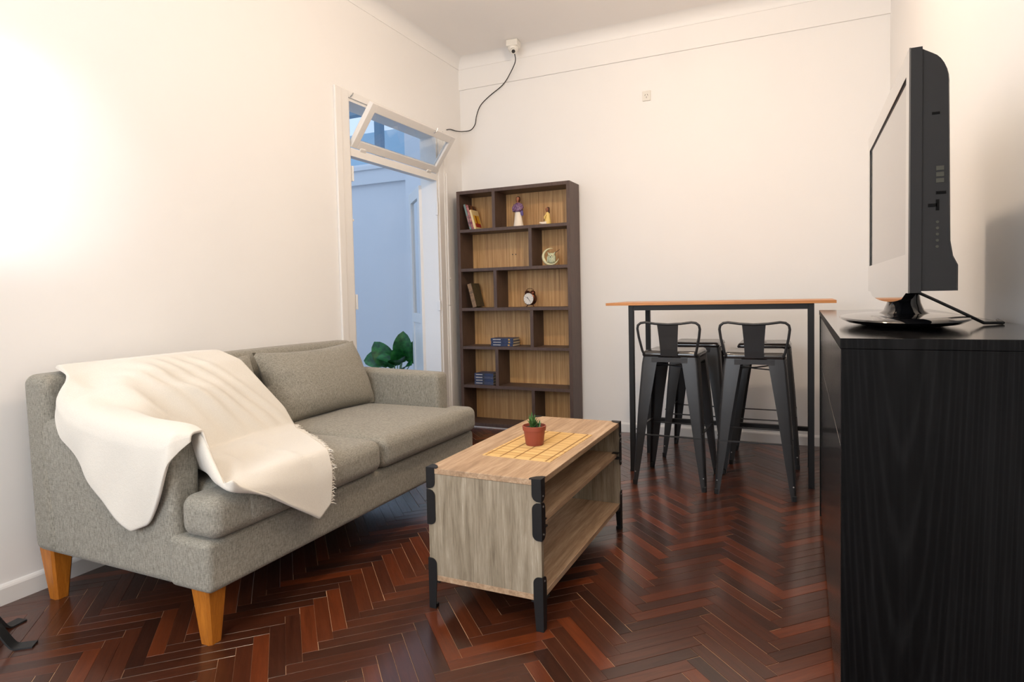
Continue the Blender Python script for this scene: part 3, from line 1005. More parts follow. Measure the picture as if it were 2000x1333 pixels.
# books
def cover_mat(name, c, c2=None, sc=9):
    t = NT(name)
    if c2:
        v = t.coords((sc, sc, sc))
        t.color(t.ramp(t.noise(v, 3, 3), [(0.42, c), (0.58, c2)]))
    else:
        t.set(Base_Color=c)
    t.set(Roughness=0.4)
    return t.mat
m_page = plain('book_pages', lin(214, 198, 168), 0.8)
def book(name, label, w_, d_, h_, cov, loc, rot, group=None, spine=None, art=None, marks=None):
    """w_ thickness (local x), d_ depth (local y, spine at -y), h_ height (local z)"""
    b = thing(name, label, 'book', loc, 0, group)
    b.rotation_euler = rot
    c = 0.0022
    MB().box(-w_ / 2, -w_ / 2 + c, 0, d_, 0, h_).build('cover', cov, b)
    MB().box(w_ / 2 - c, w_ / 2, 0, d_, 0, h_).build('cover', cov, b)
    MB().box(-w_ / 2, w_ / 2, -c, 0.0, 0, h_).build('spine', spine or cov, b)
    MB().box(-w_ / 2 + c, w_ / 2 - c, 0.0, d_ - 0.003, 0.003, h_ - 0.003).build('pages', m_page, b)
    if art:
        for (y0, y1, z0, z1, mt) in art:
            MB().box(w_ / 2, w_ / 2 + 0.0006, y0 * d_, y1 * d_, z0 * h_, z1 * h_).build('cover_print', mt, b)
    if marks:
        for (z0, z1, u0, u1, mt) in marks:
            MB().box((u0 - .5) * w_, (u1 - .5) * w_, -c - 0.0006, -c, z0 * h_, z1 * h_).build('spine_lettering', mt, b)
    return b
m_cyan = cover_mat('cover_teal_grey', lin(120, 140, 135))
m_mag = cover_mat('cover_plum_pink', lin(120, 42, 66), lin(190, 128, 118))
m_dkred = cover_mat('cover_dark_brown', lin(56, 26, 22), lin(120, 70, 40))
m_cream = cover_mat('cover_cream', lin(232, 206, 150))
m_yel = plain('print_yellow', lin(224, 168, 30), 0.4)
m_red = plain('print_red', lin(160, 16, 14), 0.4)
m_ltxt = plain('print_pale_lettering', lin(200, 196, 190), 0.5)
m_gtxt = plain('print_gold', lin(190, 150, 80), 0.5)
bz = SHZ[5] + 0.0008
lean = R(-15)
lz = lambda w_: bz + (w_ / 2) * math.sin(-lean)
book('paperback', 'pale teal-spined paperback leaning leftmost on the top bookcase shelf', 0.016, 0.13, 0.215, m_mag, (0.187, -0.205, lz(0.016)), (0, lean, 0), 'paperbacks leaning on the top shelf', m_cyan, None, [(0.1, 0.55, 0.2, 0.8, m_mag)])
book('paperback', 'plum and brown paperback leaning between two others on the top bookcase shelf', 0.020, 0.13, 0.205, m_dkred, (0.208, -0.203, lz(0.020)), (0, lean, 0), 'paperbacks leaning on the top shelf', m_mag)
book('paperback', 'cream paperback with yellow and red cover art leaning on the top bookcase shelf', 0.016, 0.12, 0.165, m_cream, (0.2285, -0.205, lz(0.016)), (0, lean, 0), 'paperbacks leaning on the top shelf', None,
     [(0.12, 0.9, 0.10, 0.30, m_red), (0.12, 0.9, 0.30, 0.72, m_yel), (0.35, 0.52, 0.30, 0.70, m_red)])
m_tan = cover_mat('cover_worn_tan', lin(120, 92, 64), lin(146, 114, 80))
m_olive = cover_mat('cover_olive', lin(62, 54, 36), lin(78, 68, 46))
lean = R(-14)
book('hardback', 'old worn tan hardback leaning alone on the third bookcase shelf', 0.036, 0.14, 0.200, m_olive, (0.208, -0.205, SHZ[3] + 0.0008 + 0.018 * math.sin(-lean)), (0, lean, 0), None, m_tan, None, [(0.60, 0.63, 0, 1, m_olive), (0.66, 0.68, 0, 1, m_olive)])
m_navy = cover_mat('cover_navy', lin(36, 44, 72), lin(50, 62, 96))
m_navy2 = cover_mat('cover_slate', lin(58, 62, 84), lin(72, 76, 100))
pos4 = ['top', 'middle', 'bottom']
for i in range(3):
    book('hardback', 'dark blue hardback lying %s of the stack of three on the fourth bookcase shelf' % pos4[2 - i], 0.0215, 0.135, 0.200, m_navy, (0.350 + 0.003 * (i % 2), -0.205 - 0.002 * i, SHZ[2] + 0.0115 + 0.0222 * i), (0, R(90), R(2 * i - 2)), 'dark blue hardbacks lying on the fourth shelf', None, None,
         [(0.10, 0.45, 0.35, 0.6, m_ltxt), (0.78, 0.86, 0.2, 0.8, m_gtxt)])
pos5 = ['bottom', 'second lowest', 'second highest', 'top']
for i in range(4):
    book('hardback', 'slate blue hardback lying %s of the stack of four on the fifth bookcase shelf' % pos5[i], 0.0228, 0.135, 0.175, m_navy if i % 2 else m_navy2, (0.188 + 0.002 * (i % 2), -0.205, SHZ[1] + 0.0122 + 0.0236 * i), (0, R(90), 0), 'slate blue hardbacks lying on the fifth shelf', None, None,
         [(0.08, 0.42, 0.35, 0.6, m_ltxt), (0.45, 0.52, 0.1, 0.9, m_hole)])

# figurines
m_skin = plain('figurine_brown', lin(150, 92, 62), 0.5)
m_hair = plain('figurine_hair', lin(72, 34, 22), 0.5)
m_shawl = cover_mat('figurine_purple_shawl', lin(98, 66, 100), lin(140, 108, 140), 30)
m_shawl2 = plain('figurine_violet_cloth', lin(96, 82, 140), 0.6)
m_gown = plain('figurine_white_gown', lin(240, 226, 206), 0.5)
m_gold = plain('figurine_yellow_gown', lin(236, 204, 120), 0.5)
fg = thing('standing_figurine', 'standing figurine in a white gown and purple shawl on the top bookcase shelf', 'figurine', (0.602, -0.165, SHZ[5] + 0.0005))
MB().lathe([(0, 0), (0.042, 0), (0.0425, 0.006), (0.036, 0.04), (0.029, 0.09), (0.025, 0.125), (0.024, 0.14), (0, 0.142)], (0, 0, 0), 20, 1, 0.75).build('gown', m_gown, fg, True)
MB().lathe([(0, 0.118), (0.034, 0.118), (0.042, 0.128), (0.040, 0.145), (0.032, 0.168), (0.024, 0.186), (0.010, 0.194), (0, 0.195)], (0, 0, 0), 20, 1, 0.72).build('shawl', m_shawl, fg, True)
for sx in (-1, 1):
    MB().tube([(sx * 0.026, 0, 0.178), (sx * 0.040, -0.006, 0.150), (sx * 0.030, -0.026, 0.128), (sx * 0.006, -0.034, 0.130)], [0.011, 0.012, 0.010, 0.007], 8).build('arm', m_shawl, fg, True)
MB().tube([(0.030, -0.005, 0.13), (0.036, -0.006, 0.10), (0.040, -0.004, 0.085)], [0.012, 0.013, 0.006], 8).build('shawl_end', m_shawl2, fg, True)
MB().lathe([(0, 0.188), (0.008, 0.190), (0.008, 0.200), (0.013, 0.208), (0.0155, 0.220), (0.013, 0.234), (0, 0.238)], (0, -0.003, 0), 14).build('head', m_skin, fg, True)
MB().lathe([(0.012, 0.196), (0.018, 0.206), (0.0195, 0.222), (0.016, 0.238), (0, 0.245)], (0, 0.004, 0), 14).build('hair', m_hair, fg, True)
fg = thing('kneeling_figurine', 'small kneeling figurine in a yellow gown with long dark hair on the top bookcase shelf', 'figurine', (0.845, -0.155, SHZ[5] + 0.0005))
MB().lathe([(0, 0), (0.026, 0), (0.028, 0.01), (0.026, 0.03), (0.020, 0.06), (0.017, 0.085), (0.010, 0.100), (0, 0.102)], (0.006, 0, 0), 18, 1, 0.85).build('gown', m_gold, fg, True)
MB().tube([(0.0, -0.012, 0.012), (-0.03, -0.022, 0.012), (-0.055, -0.026, 0.020)], [0.018, 0.012, 0.004], 8).build('skirt_train', m_gown, fg, True)
MB().tube([(0.004, -0.014, 0.082), (-0.012, -0.024, 0.062), (-0.010, -0.028, 0.045)], [0.007, 0.006, 0.005], 8).build('arm', m_gold, fg, True)
MB().lathe([(0, 0.098), (0.006, 0.100), (0.010, 0.110), (0.0125, 0.120), (0.010, 0.132), (0, 0.135)], (0.003, -0.004, 0), 14).build('head', m_skin, fg, True)
MB().rbox((0.009, 0.004, 0.112), (0.026, 0.020, 0.056), 0.0098, 2, 3).build('hair', m_hair, fg, True)
# owl on a crescent moon
m_moon = plain('moon_cream_glaze', lin(216, 210, 168), 0.35)
m_owl = cover_mat('owl_pale_green_glaze', lin(176, 186, 150), lin(206, 208, 176), 60)
ow = thing('owl_ornament', 'pale green owl sitting on a cream crescent moon ornament on the second bookcase shelf', 'ornament', (0.885, -0.185, SHZ[4] + 0.0005))
pts, rad = [], []
for i in range(25):
    a = R(78 + (342 - 78) * i / 24)
    pts.append((0.066 * math.cos(a), 0, 0.070 + 0.062 * math.sin(a)))
    rad.append(0.0015 + 0.011 * math.sin(math.pi * i / 24))
MB().tube(pts, rad, 10).build('crescent_moon', m_moon, ow, True)
MB().lathe([(0, 0.0), (0.020, 0.004), (0.031, 0.025), (0.032, 0.045), (0.030, 0.060), (0.024, 0.074), (0.010, 0.080), (0, 0.081)], (0.006, -0.006, 0.016), 18, 1, 0.7).build('owl_body', m_owl, ow, True)
for sx in (-1, 1):
    MB().tube([(0.006 + sx * 0.018, -0.006, 0.085), (0.006 + sx * 0.032, -0.008, 0.103)], [0.010, 0.002], 6).build('ear_tuft', m_owl, ow, True)
    e = MB().lathe([(0, 0), (0.0095, 0), (0.008, 0.003), (0, 0.004)], (0.006 + sx * 0.013, -0.027, 0.075), 12, ax='Y').build('eye', m_moon, ow)
    MB().lathe([(0, 0), (0.004, 0), (0.003, 0.0015), (0, 0.002)], (0.006 + sx * 0.012, -0.031, 0.075), 8, ax='Y').build('pupil', m_hole, e)
    MB().rbox((0.006 + sx * 0.028, -0.008, 0.048), (0.012, 0.026, 0.046), 0.0058, 1, 2).build('wing', m_owl, ow, True)
MB().tube([(0.006, -0.030, 0.068), (0.006, -0.034, 0.058)], [0.004, 0.001], 6).build('beak', m_hole, ow)
MB().tube([(0.035, 0.0, 0.098), (0.060, 0.0, 0.112), (0.072, 0.0, 0.122)], 0.0022, 6).build('twig', m_hair, ow)
# twin-bell alarm clock
m_copper = plain('clock_dark_copper', lin(92, 52, 38), 0.3, 0.8)
m_dial = plain('clock_dial', lin(226, 218, 206), 0.4)
ck = thing('alarm_clock', 'twin-bell copper alarm clock with white dial on the third bookcase shelf', 'clock', (0.695, -0.175, SHZ[3] + 0.0005), R(-10))
MB().lathe([(0, 0.024), (0.045, 0.024), (0.052, 0.018), (0.052, -0.018), (0.049, -0.024), (0.045, -0.020), (0, -0.020)], (0, 0, 0.066), 28, ax='Y').build('case', m_copper, ck, 40)
# ax='Y' puts +z of the profile toward -y (the viewer)
dl = MB().lathe([(0, -0.021), (0.0455, -0.021), (0.0455, 0.0255), (0, 0.0255)], (0, 0, 0.066), 28, ax='Y').build('dial', m_dial, ck)
for (a, l_, w_) in ((R(-52), 0.030, 0.0022), (R(128), 0.020, 0.003), (R(150), 0.034, 0.0014)):
    d = (math.cos(a), math.sin(a))
    MB().strip([(0, -0.0272, 0.066), (d[0] * l_, -0.0272, 0.066 + d[1] * l_)], w_, 0.001, (-d[1], 0, d[0])).build('hand', m_hole, dl)
for h_ in range(12):
    a = R(30 * h_)
    MB().strip([(math.cos(a) * 0.036, -0.0268, 0.066 + math.sin(a) * 0.036), (math.cos(a) * 0.042, -0.0268, 0.066 + math.sin(a) * 0.042)], 0.002, 0.0008, (-math.sin(a), 0, math.cos(a))).build('hour_mark', m_hole, dl)
for sx in (-1, 1):
    b_ = MB().lathe([(0, 0.020), (0.010, 0.018), (0.018, 0.011), (0.022, 0.0), (0.0, 0.0)], (0, 0, 0), 16)
    b_.xf(Matrix.Translation((sx * 0.027, 0, 0.112)) @ Matrix.Rotation(R(28 * sx), 4, 'Y'))
    b_.build('bell', m_copper, ck, 40)
    MB().tube([(sx * 0.020, 0, 0.02), (sx * 0.036, 0, 0.0035)], 0.004, 8).build('foot', m_copper, ck, True)
hd = [(0.036 * math.cos(R(a)), 0, 0.128 + 0.020 * math.sin(R(a))) for a in range(0, 181, 20)]
MB().tube([(0.033, 0, 0.118)] + hd + [(-0.033, 0, 0.118)], 0.0022, 6).build('handle', m_copper, ck, True)
MB().tube([(0, 0, 0.116), (0, 0, 0.128)], 0.003, 6).build('hammer', m_copper, ck)

# ------------------------------------------------------------------ bar table
TX0, TX1, TY0, TY1, TZ = 1.576, 2.836, -1.055, -0.545, 1.031
TB = ((TX0 + TX1) / 2, (TY0 + TY1) / 2, 0)
bt = thing('bar_table', 'high bar table with thin honey wood top on a black square-tube frame', 'table', TB)
def T(name, mb, mat=m_black):
    mb.v = [rel(v, TB) for v in mb.v]
    return mb.build(name, mat, bt)
T('tabletop', MB().box(TX0, TX1, TY0, TY1, TZ - 0.016, TZ, 0.001), m_bartop)
LX = ((1.713, 1.743), (2.700, 2.730))
LY = ((-1.042, -1.012), (-0.592, -0.562))
for xa, xb in LX:
    for ya_, yb_ in LY:
        lg = T('leg', MB().box(xa, xb, ya_, yb_, 0.006, TZ - 0.0165, 0.002))
        o_ = MB().box(xa - 0.001, xb + 0.001, ya_ - 0.001, yb_ + 0.001, 0, 0.0058)
        o_.v = [rel(v, TB) for v in o_.v]
        o_.build('foot_cap', m_black, lg)
for ya_, yb_ in LY:
    T('top_rail', MB().box(LX[0][1], LX[1][0], ya_, yb_, TZ - 0.0465, TZ - 0.0165))
for xa, xb in LX:
    T('side_rail', MB().box(xa, xb, LY[0][1], LY[1][0], TZ - 0.0465, TZ - 0.0165))
T('foot_rail', MB().box(LX[0][1], LX[1][0], LY[1][0], LY[1][1], 0.222, 0.247))

# ------------------------------------------------------------------ bar stools
def make_stool(label, back):
    st = thing('bar_stool', label, 'stool', (0, 0, 0), 0, 'black metal bar stools at the high table')
    h = 0.153
    def seat_fn(p, hh):
        k = 1 - 0.018 * (p[2] < 0)
        return (p[0] * (1 + 0.02 * (p[2] < 0)), p[1] * (1 + 0.02 * (p[2] < 0)), p[2] - (0.006 * (1 - min(1, (p[0] ** 2 + p[1] ** 2) / h ** 2)) if p[2] > 0 else 0))
    se = MB().rbox((0, 0, 0.742), (2 * h, 2 * h, 0.040), 0.0195, 6, 3, seat_fn).build('seat', m_seat, st, 50)
    MB().lathe([(0, 0.0), (0.013, 0.0), (0.013, 0.0015), (0, 0.0015)], (0, 0, 0.7558), 14).build('drain_hole', m_hole, se)
    sk = MB()
    for a in range(4):
        q = MB().prism([(-0.10, 0.726), (-0.10, 0.690), (-0.06, 0.700), (0.06, 0.700), (0.10, 0.690), (0.10, 0.726)], 'Y', -h - 0.003, -h + 0.001)
        q.xf(Matrix.Rotation(R(90 * a), 4, 'Z'))
        sk.add(q.v, q.f)
    sk.build('apron', m_stool, st)
    for sx in (-1, 1):
        for sy in (-1, 1):
            mb = MB()
            rings = []
            for z, off, ln in ((0.735, 0.150, 0.088), (0.690, 0.157, 0.086), (0.45, 0.176, 0.066), (0.20, 0.192, 0.046), (0.045, 0.2005, 0.030), (0.0, 0.203, 0.024)):
                th, r_ = 0.004, 0.014
                pr = [(off - ln, off)]
                for i in range(5):
                    a = R(90 - 22.5 * i)
                    pr.append((off - r_ + r_ * math.cos(a), off - r_ + r_ * math.sin(a)))
                pr += [(off, off - ln), (off - th, off - ln)]
                for i in range(5):
                    a = R(22.5 * i)
                    pr.append((off - r_ + (r_ - th) * math.cos(a), off - r_ + (r_ - th) * math.sin(a)))
                pr.append((off - ln, off - th))
                rings.append([(sx * u, sy * v_, z) for u, v_ in pr])
            lg = mb.rings(rings).build('leg', m_stool, st, 40)
            MB().box(sx * 0.192 - 0.011, sx * 0.192 + 0.011, sy * 0.192 - 0.011, sy * 0.192 + 0.011, 0.0, 0.03, 0.003).build('foot_cap', m_black, lg)
            for ax_, z in (('Y', 0.075),):
                MB().lathe([(0, 0.0), (0.004, 0.0), (0.003, 0.0015), (0, 0.002)], (sx * 0.188, sy * 0.1995, z), 8, ax='Y').build('rivet', m_chrome, lg)
    for (z, ax_) in ((0.288, 0), (0.315, 1)):
        o_ = 0.1795
        for s_ in (-1, 1):
            p = [(-o_, s_ * o_, z), (o_, s_ * o_, z)] if ax_ == 0 else [(s_ * o_, -o_, z), (s_ * o_, o_, z)]
            MB().strip(p, 0.014, 0.006, (0, 0, 1) if False else ((0, 1, 0) if ax_ == 0 else (1, 0, 0))).build('foot_rung', m_stool, st)
    for s_ in (-1, 1):
        MB().strip([(-0.15, -0.15 * s_, 0.672 + 0.004 * s_), (0, 0, 0.664 + 0.003 * s_), (0.15, 0.15 * s_, 0.672 + 0.004 * s_)], 0.018, 0.004, (s_ * -0.7, 0.7, 0)).build('cross_brace', m_stool, st)
    if back:
        yb_ = -h - 0.004
        pts = []
        L = [(-0.142, 0.742, 0.004), (-0.150, 0.765, -0.004), (-0.166, 0.840, -0.014), (-0.172, 0.888, -0.020), (-0.168, 0.908, -0.022), (-0.152, 0.921, -0.023), (-0.128, 0.9245, -0.023), (-0.070, 0.917, -0.026), (0.0, 0.913, -0.028)]
        for x, z, y in L:
            pts.append((x, yb_ + y, z))
        for x, z, y in L[-2::-1]:
            pts.append((-x, yb_ + y, z))
        MB().tube(pts, 0.0072, 8).build('back_tube', m_stool, st, True)
        MB().rings([[(-w_, yb_ + y, z), (w_, yb_ + y, z), (w_, yb_ + y - 0.004, z), (-w_, yb_ + y - 0.004, z)] for z, w_, y in ((0.735, 0.047, 0.002), (0.77, 0.048, -0.004), (0.84, 0.052, -0.014), (0.912, 0.058, -0.026))]).build('back_plate', m_stool, st)
    return st
s1 = make_stool('black metal bar stool with low back, nearest the left leg of the bar table', True)
s1.location = (2.002, -1.105, 0)
s1.rotation_euler = (0, 0, R(-2))
c = copy_tree(s1)
c['label'] = 'black metal bar stool with low back, nearest the black cabinet'
c.location = (2.438, -1.108, 0)
c.rotation_euler = (0, 0, R(1))
s2_ = make_stool('backless black metal bar stool by the wall behind the left low-backed stool', False)
s2_.location = (2.036, -0.456, 0)
s2_.rotation_euler = (0, 0, R(-1))
c = copy_tree(s2_)
c['label'] = 'backless black metal bar stool by the wall behind the right low-backed stool'
c.location = (2.452, -0.475, 0)
c.rotation_euler = (0, 0, R(0.5))

# ------------------------------------------------------------------ black cabinet
GX0, GX1, GY0, GY1, GZ = 2.744, XR - 0.004, -3.30, -1.46, 0.992
GB = ((GX0 + GX1) / 2, (GY0 + GY1) / 2, 0)
cb = thing('sideboard', 'tall black ash sideboard with drawers and doors along the right wall', 'cabinet', GB)
def G(name, mb, mat=m_ash, parent=cb):
    mb.v = [rel(v, GB) for v in mb.v]
    return mb.build(name, mat, parent)
tp_ = G('top_panel', MB().box(GX0, GX1, GY0, GY1, GZ - 0.022, GZ, 0.001), m_ashtop)
tp_.data.materials.append(m_ash)
for p_ in tp_.data.polygons:
    if p_.normal.z < 0.9:
        p_.material_index = 1
G('side_panel', MB().box(GX0 + 0.002, GX1, GY0 + 0.001, GY0 + 0.021, 0, GZ - 0.023))
G('side_panel', MB().box(GX0 + 0.002, GX1, GY1 - 0.021, GY1 - 0.001, 0, GZ - 0.023))
G('back_panel', MB().box(GX1 - 0.006, GX1, GY0 + 0.021, GY1 - 0.021, 0.02, GZ - 0.023))
G('inner_body', MB().box(GX0 + 0.045, GX1 - 0.007, GY0 + 0.021, GY1 - 0.021, 0.03, GZ - 0.026))
G('plinth', MB().box(GX0 + 0.012, GX0 + 0.03, GY0 + 0.021, GY1 - 0.021, 0, 0.028))
nb = 3
wd = (GY1 - GY0 - 0.042) / nb
for i in range(nb):
    a = GY0 + 0.021 + wd * i
    G('drawer', MB().box(GX0 + 0.006, GX0 + 0.024, a + 0.0015, a + wd - 0.0015, 0.745, GZ - 0.034, 0.001), m_gloss)
    G('door', MB().box(GX0 + 0.006, GX0 + 0.024, a + 0.0015, a + wd - 0.0015, 0.032, 0.738, 0.001), m_gloss)

# ------------------------------------------------------------------ television
TVY0, TVY1, TVX = -3.20, -2.30, 2.878
TVB = (2.918, -2.76, GZ)
tv = thing('television', 'black flat-screen television on an oval swivel stand on top of the sideboard', 'television', TVB)
def V(name, mb, mat=m_tvblack, smooth=False, parent=tv):
    mb.v = [rel(v, TVB) for v in mb.v]
    return mb.build(name, mat, parent, smooth)
Z0, Z1 = 1.083, 1.602
bz_ = MB()
bw, bt_, bb_ = 0.042, 0.048, 0.085
def frame(x0, x1, e):
    mb = MB()
    mb.box(x0, x1, TVY0 + e, TVY0 + bw, Z0 + e, Z1 - e).box(x0, x1, TVY1 - bw, TVY1 - e, Z0 + e, Z1 - e)
    return mb.box(x0, x1, TVY0 + bw, TVY1 - bw, Z1 - bt_, Z1 - e).box(x0, x1, TVY0 + bw, TVY1 - bw, Z0 + e, Z0 + bb_)
bz_ = frame(TVX, TVX + 0.003, 0.0)
V('bezel_frame', frame(TVX + 0.003, TVX + 0.024, 0.0005))
V('bezel', bz_, m_tvgloss)
V('screen', MB().box(TVX + 0.004, TVX + 0.012, TVY0 + bw, TVY1 - bw, Z0 + bb_, Z1 - bt_), m_screen)
V('screen_border', MB().box(TVX + 0.0035, TVX + 0.0045, TVY1 - bw - 0.006, TVY1 - bw, Z0 + bb_, Z1 - bt_).box(TVX + 0.0035, TVX + 0.0045, TVY0 + bw, TVY1 - bw, Z1 - bt_ - 0.006, Z1 - bt_), m_tvblack)
# side profile of the rear shell in (x, z)
shell = [(TVX + 0.024, Z0 + 0.004), (TVX + 0.092, Z0 + 0.004), (TVX + 0.092, Z0 + 0.058), (TVX + 0.083, Z0 + 0.078), (TVX + 0.078, Z0 + 0.11), (TVX + 0.075, Z1 - 0.16), (TVX + 0.074, Z1 - 0.085)]
for i in range(7):
    a = R(0 + 72 * i / 6)
    shell.append((TVX + 0.031 + 0.043 * math.cos(a), Z1 - 0.075 + 0.062 * math.sin(a)))
shell.append((TVX + 0.024, Z1 - 0.004))
rings = []
for y, k in ((TVY0 + 0.006, 0.93), (TVY0 + 0.016, 1.0), (TVY1 - 0.016, 1.0), (TVY1 - 0.006, 0.93)):
    rings.append([(TVX + 0.024 + (x - TVX - 0.024) * k, y, z) for x, z in shell])
V('rear_shell', MB().rings(rings), m_tvblack, 35)
# chin below the bezel
ch = []
for i in range(13):
    u = -1 + 2 * i / 12
    ch.append((TVB[1] + u * 0.40, Z0 - 0.026 * math.sqrt(max(0, 1 - u * u)) if abs(u) < 1 else Z0))
V('chin', MB().prism(ch + [(TVB[1] + 0.40, Z0 + 0.001), (TVB[1] - 0.40, Z0 + 0.001)], 'X', TVX + 0.001, TVX + 0.022), m_tvgloss)
# connector panel on the near side
yy = TVY0 + 0.006
def dec(name, x0, x1, z0, z1, mat, e=0.0012):
    V(name, MB().box(TVX + x0, TVX + x1, yy - e, yy + 0.001, Z0 + z0, Z0 + z1), mat)
m_mark = plain('tv_marking_grey', (0.055, 0.055, 0.045, 1), 0.6, 0, Specular_IOR_Level=0.2)
for zz in (0.232, 0.245, 0.258):
    dec('rating_sticker', 0.050, 0.064, zz, zz + 0.009, m_mark)
dec('port', 0.050, 0.068, 0.208, 0.214, m_port)
dec('port', 0.036, 0.052, 0.182, 0.189, m_port)
dec('port', 0.050, 0.056, 0.174, 0.197, m_port)
for zz in (0.150, 0.137, 0.124, 0.111, 0.098):
    V('connector', MB().lathe([(0, 0), (0.003, 0), (0.003, 0.0015), (0, 0.0015)], (TVX + 0.053, yy, Z0 + zz), 8, ax='Y'), m_mark)
dec('vent_slot', 0.042, 0.056, 0.375, 0.380, m_port)
# stand
def lens(prof_, c, sx, sy, n=40):
    return MB().lathe(prof_, c, n, sx, sy)
V('neck', MB().rings([[(2.925 + a_ * math.cos(2 * math.pi * k / 20), -2.76 + b_ * math.sin(2 * math.pi * k / 20), z) for k in range(20)] for z, a_, b_ in ((GZ + 0.030, 0.062, 0.095), (GZ + 0.040, 0.048, 0.080), (GZ + 0.060, 0.040, 0.068), (Z0 + 0.01, 0.034, 0.060))]), m_piano, 50)
V('stand_base', lens([(0, 0.001), (0.60, 0.001), (0.90, 0.010), (1.0, 0.019), (0.985, 0.023), (0.80, 0.028), (0.4, 0.032), (0, 0.034)], (TVB[0], TVB[1], GZ), 0.150, 0.320), m_piano, 40)
# tv power lead
lead = MB().tube([(2.952, -2.80, Z0 - 0.002), (2.985, -2.80, Z0 - 0.020), (3.04, -2.80, GZ + 0.040), (3.10, -2.79, GZ + 0.006), (3.15, -2.75, GZ + 0.0045), (3.172, -2.6, GZ + 0.0045)], 0.004, 8).build('power_lead', m_lead, None, True)
tag(lead, 'black power lead hanging from the television to the sideboard top', 'cable')

# ------------------------------------------------------------------ ceiling camera, cable, socket
CC = (0.590, -0.165, HC)
sc_ = thing('security_camera', 'cream dome security camera on a square mount at the ceiling corner', 'camera', CC, R(6))
MB().box(-0.048, 0.048, -0.048, 0.048, -0.052, 0.0, 0.008).build('mount_box', m_white, sc_)
MB().lathe([(0, -0.094), (0.020, -0.092), (0.036, -0.080), (0.042, -0.066), (0.044, -0.052), (0, -0.052)], (0, -0.004, 0), 24).build('dome', m_white, sc_, 40)
lens_ = MB().lathe([(0, 0.0), (0.021, 0.0), (0.024, 0.010), (0.022, 0.030), (0, 0.032)], (0, 0, 0), 20)
aim = Vector((0.35, -0.75, -0.60)).normalized()
q = Vector((0, 0, 1)).rotation_difference(aim).to_matrix().to_4x4()
lens_.xf(Matrix.Translation((0.004, -0.022, -0.080)) @ q).build('eyeball', m_white, sc_, 40)
l2 = MB().lathe([(0, 0.0), (0.015, 0.0), (0.013, 0.004), (0, 0.006)], (0, 0, 0), 16)
l2.xf(Matrix.Translation(Vector((0.004, -0.022, -0.080)) + aim * 0.0305) @ q).build('lens', m_hole, sc_)
pts = [(0.606, -0.185, 3.012), (0.580, -0.11, 2.970), (0.50, -0.045, 2.905), (0.42, -0.020, 2.835), (0.29, -0.012, 2.765), (0.205, -0.012, 2.70), (0.165, -0.012, 2.62), (0.150, -0.014, 2.55), (0.11, -0.02, 2.505), (0.05, -0.045, 2.495), (0.016, -0.10, 2.490), (0.010, -0.19, 2.485), (0.008, -0.25, 2.468)]
# Catmull-Rom smoothing
def smooth_path(P_, n=5):
    P_ = [Vector(p) for p in P_]
    out = []
    for i in range(len(P_) - 1):
        a, b, c_, d = P_[max(i - 1, 0)], P_[i], P_[i + 1], P_[min(i + 2, len(P_) - 1)]
        for k in range(n):
            u = k / n
            out.append(0.5 * ((2 * b) + (c_ - a) * u + (2 * a - 5 * b + 4 * c_ - d) * u * u + (3 * b - a - 3 * c_ + d) * u ** 3))
    return out + [P_[-1]]
cbl = MB().tube(smooth_path(pts), 0.0038, 6).build('camera_cable', m_lead, None, True)
tag(cbl, 'thin dark cable trailing from the security camera to the door transom', 'cable')
so = thing('wall_socket', 'small white power socket high on the back wall', 'socket', (1.609, 0, 2.57))
pt_ = MB().rbox((0, -0.005, 0), (0.062, 0.010, 0.075), 0.0045, 1, 2).build('plate', m_white, so)
for (x, z, a) in ((-0.009, 0.006, 25), (0.009, 0.006, -25), (0, -0.012, 0)):
    b_ = MB().box(-0.0015, 0.0015, -0.0108, -0.009, -0.006, 0.006)
    b_.xf(Matrix.Translation((x, 0, z)) @ Matrix.Rotation(R(a), 4, 'Y')).build('slot', m_hole, pt_)
# cable duct down the right door casing
cd_ = thing('cable_duct', 'thin white cable duct running down the right door casing beside the bookcase', 'duct', (0.018, -0.292, 0))
MB().box(0, 0.010, -0.012, 0.012, 1.02, 2.10, 0.002).build('duct_cover', m_trim, cd_)
MB().box(0, 0.012, -0.014, 0.020, 0.08, 1.015, 0.002).build('duct_cover', m_trim, cd_)
MB().lathe([(0, 0), (0.006, 0), (0.005, 0.006), (0, 0.008)], (0.010, 0.004, 1.24), 10, ax='X').build('clip', m_trim, cd_)

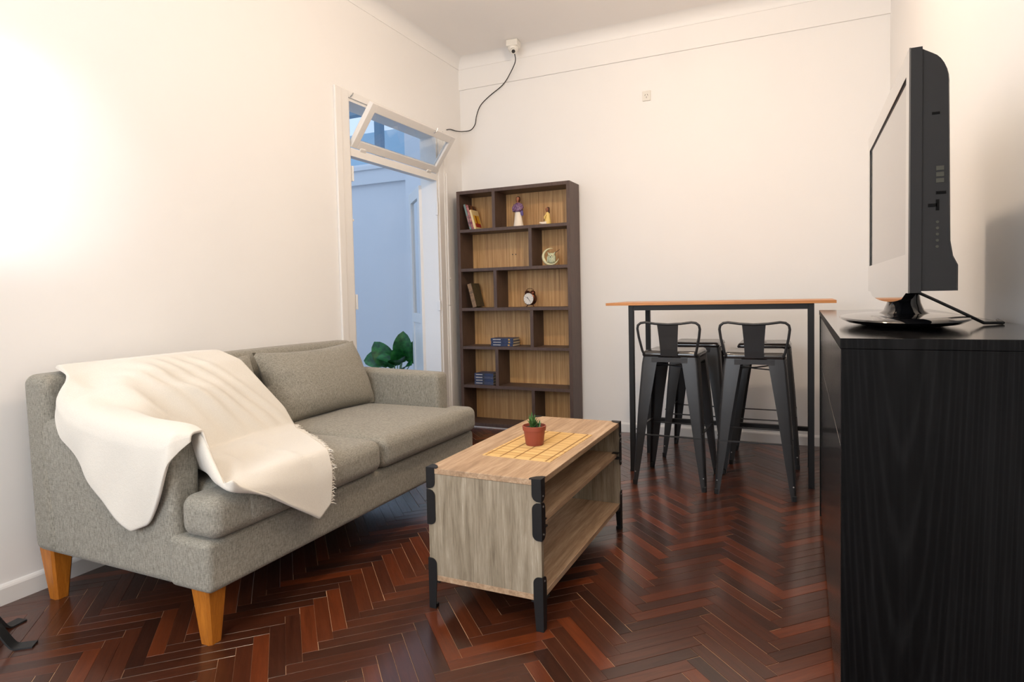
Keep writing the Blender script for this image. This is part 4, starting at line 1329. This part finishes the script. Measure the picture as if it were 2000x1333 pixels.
# ------------------------------------------------------------------ lamps (outside the frame apart from the floor lamp's feet)
def emit(name, c, s_):
    t = NT(name)
    t.set(Base_Color=(1, 1, 1, 1), Emission_Color=c, Emission_Strength=s_)
    return t.mat
m_warmbulb = emit('warm_bulb', (1.0, 0.75, 0.5, 1), 8)
for L_, lab in ((LAMP, 'white shallow pendant lamp hanging from the ceiling above the coffee table'), (FILL_LAMP, 'added white fill pendant lamp, unseen, over the rear half of the room')):
    pn = thing('pendant_lamp', lab, 'lamp', (L_.x, L_.y, HC), 0, 'pendant lamps')
    MB().lathe([(0, 0), (0.05, 0), (0.045, -0.03), (0, -0.032)], (0, 0, 0), 20).build('ceiling_rose', m_white, pn, 40)
    MB().tube([(0, 0, -0.03), (0, 0, L_.z - HC + 0.10)], 0.003, 6).build('cord', m_white, pn)
    MB().lathe([(0, 0.10), (0.018, 0.10), (0.020, 0.04), (0, 0.04)], (0, 0, L_.z - HC), 14).build('socket', m_white, pn, 40)
    MB().lathe([(0.0, 0.060), (0.020, 0.058), (0.062, 0.052), (0.062, 0.049), (0.020, 0.054), (0.0, 0.056)], (0, 0, L_.z - HC), 32).build('shade', m_white, pn, 40)
    MB().lathe([(0, 0.042), (0.014, 0.040), (0.032, 0.010), (0.034, -0.006), (0.024, -0.028), (0, -0.036)], (0, 0, L_.z - HC), 18).build('bulb', m_warmbulb, pn, True)
FH = (0.245, -3.80, 0)
fl = thing('floor_lamp', 'black wrought-iron floor lamp whose curved feet show at the left edge', 'lamp', FH)
for a, mlt in ((41, 1.0), (101, 1.0), (161, 0.55), (221, 1), (281, 1), (341, 1)):
    if a in (161, 281, 341):
        continue
    d = Vector((math.cos(R(a)), math.sin(R(a)), 0))
    pr = [(0, 0.100), (0.06, 0.112), (0.105, 0.100), (0.135, 0.070), (0.158, 0.030), (0.176, 0.006), (0.20, 0.003), (0.232, 0.003)]
    MB().strip(smooth_path([d * s_ * mlt + Vector((0, 0, z)) for s_, z in pr], 3), 0.042, 0.005, (-d.y, d.x, 0)).build('foot', m_iron, fl, 30)
MB().tube([(0, 0, 0.06), (0, 0, 1.60)], 0.011, 10).build('pole', m_iron, fl, True)
HB = FLAMP - Vector(FH)
MB().tube([(0, 0, 1.58), (0.03, 0.01, 1.64), (0.10, 0.03, 1.69), HB + Vector((0.05, -0.01, 0.0))], 0.007, 8).build('arm', m_iron, fl, True)
rf = MB().lathe([(0.0, -0.075), (0.030, -0.072), (0.055, -0.02), (0.075, 0.03), (0.073, 0.031), (0.052, -0.016), (0.028, -0.066), (0.0, -0.068)], (0, 0, 0), 28)
rf.xf(Matrix.Translation(HB) @ Vector((0, 0, 1)).rotation_difference(FAIM).to_matrix().to_4x4()).build('reflector', m_iron, fl, 40)
bl = MB().lathe([(0, -0.066), (0.012, -0.06), (0.024, -0.02), (0.024, 0.0), (0.012, 0.022), (0, 0.026)], (0, 0, 0), 18)
bl.xf(Matrix.Translation(HB) @ Vector((0, 0, 1)).rotation_difference(FAIM).to_matrix().to_4x4()).build('bulb', emit('cool_bulb', (0.90, 0.96, 1.0, 1), 8), fl, True)
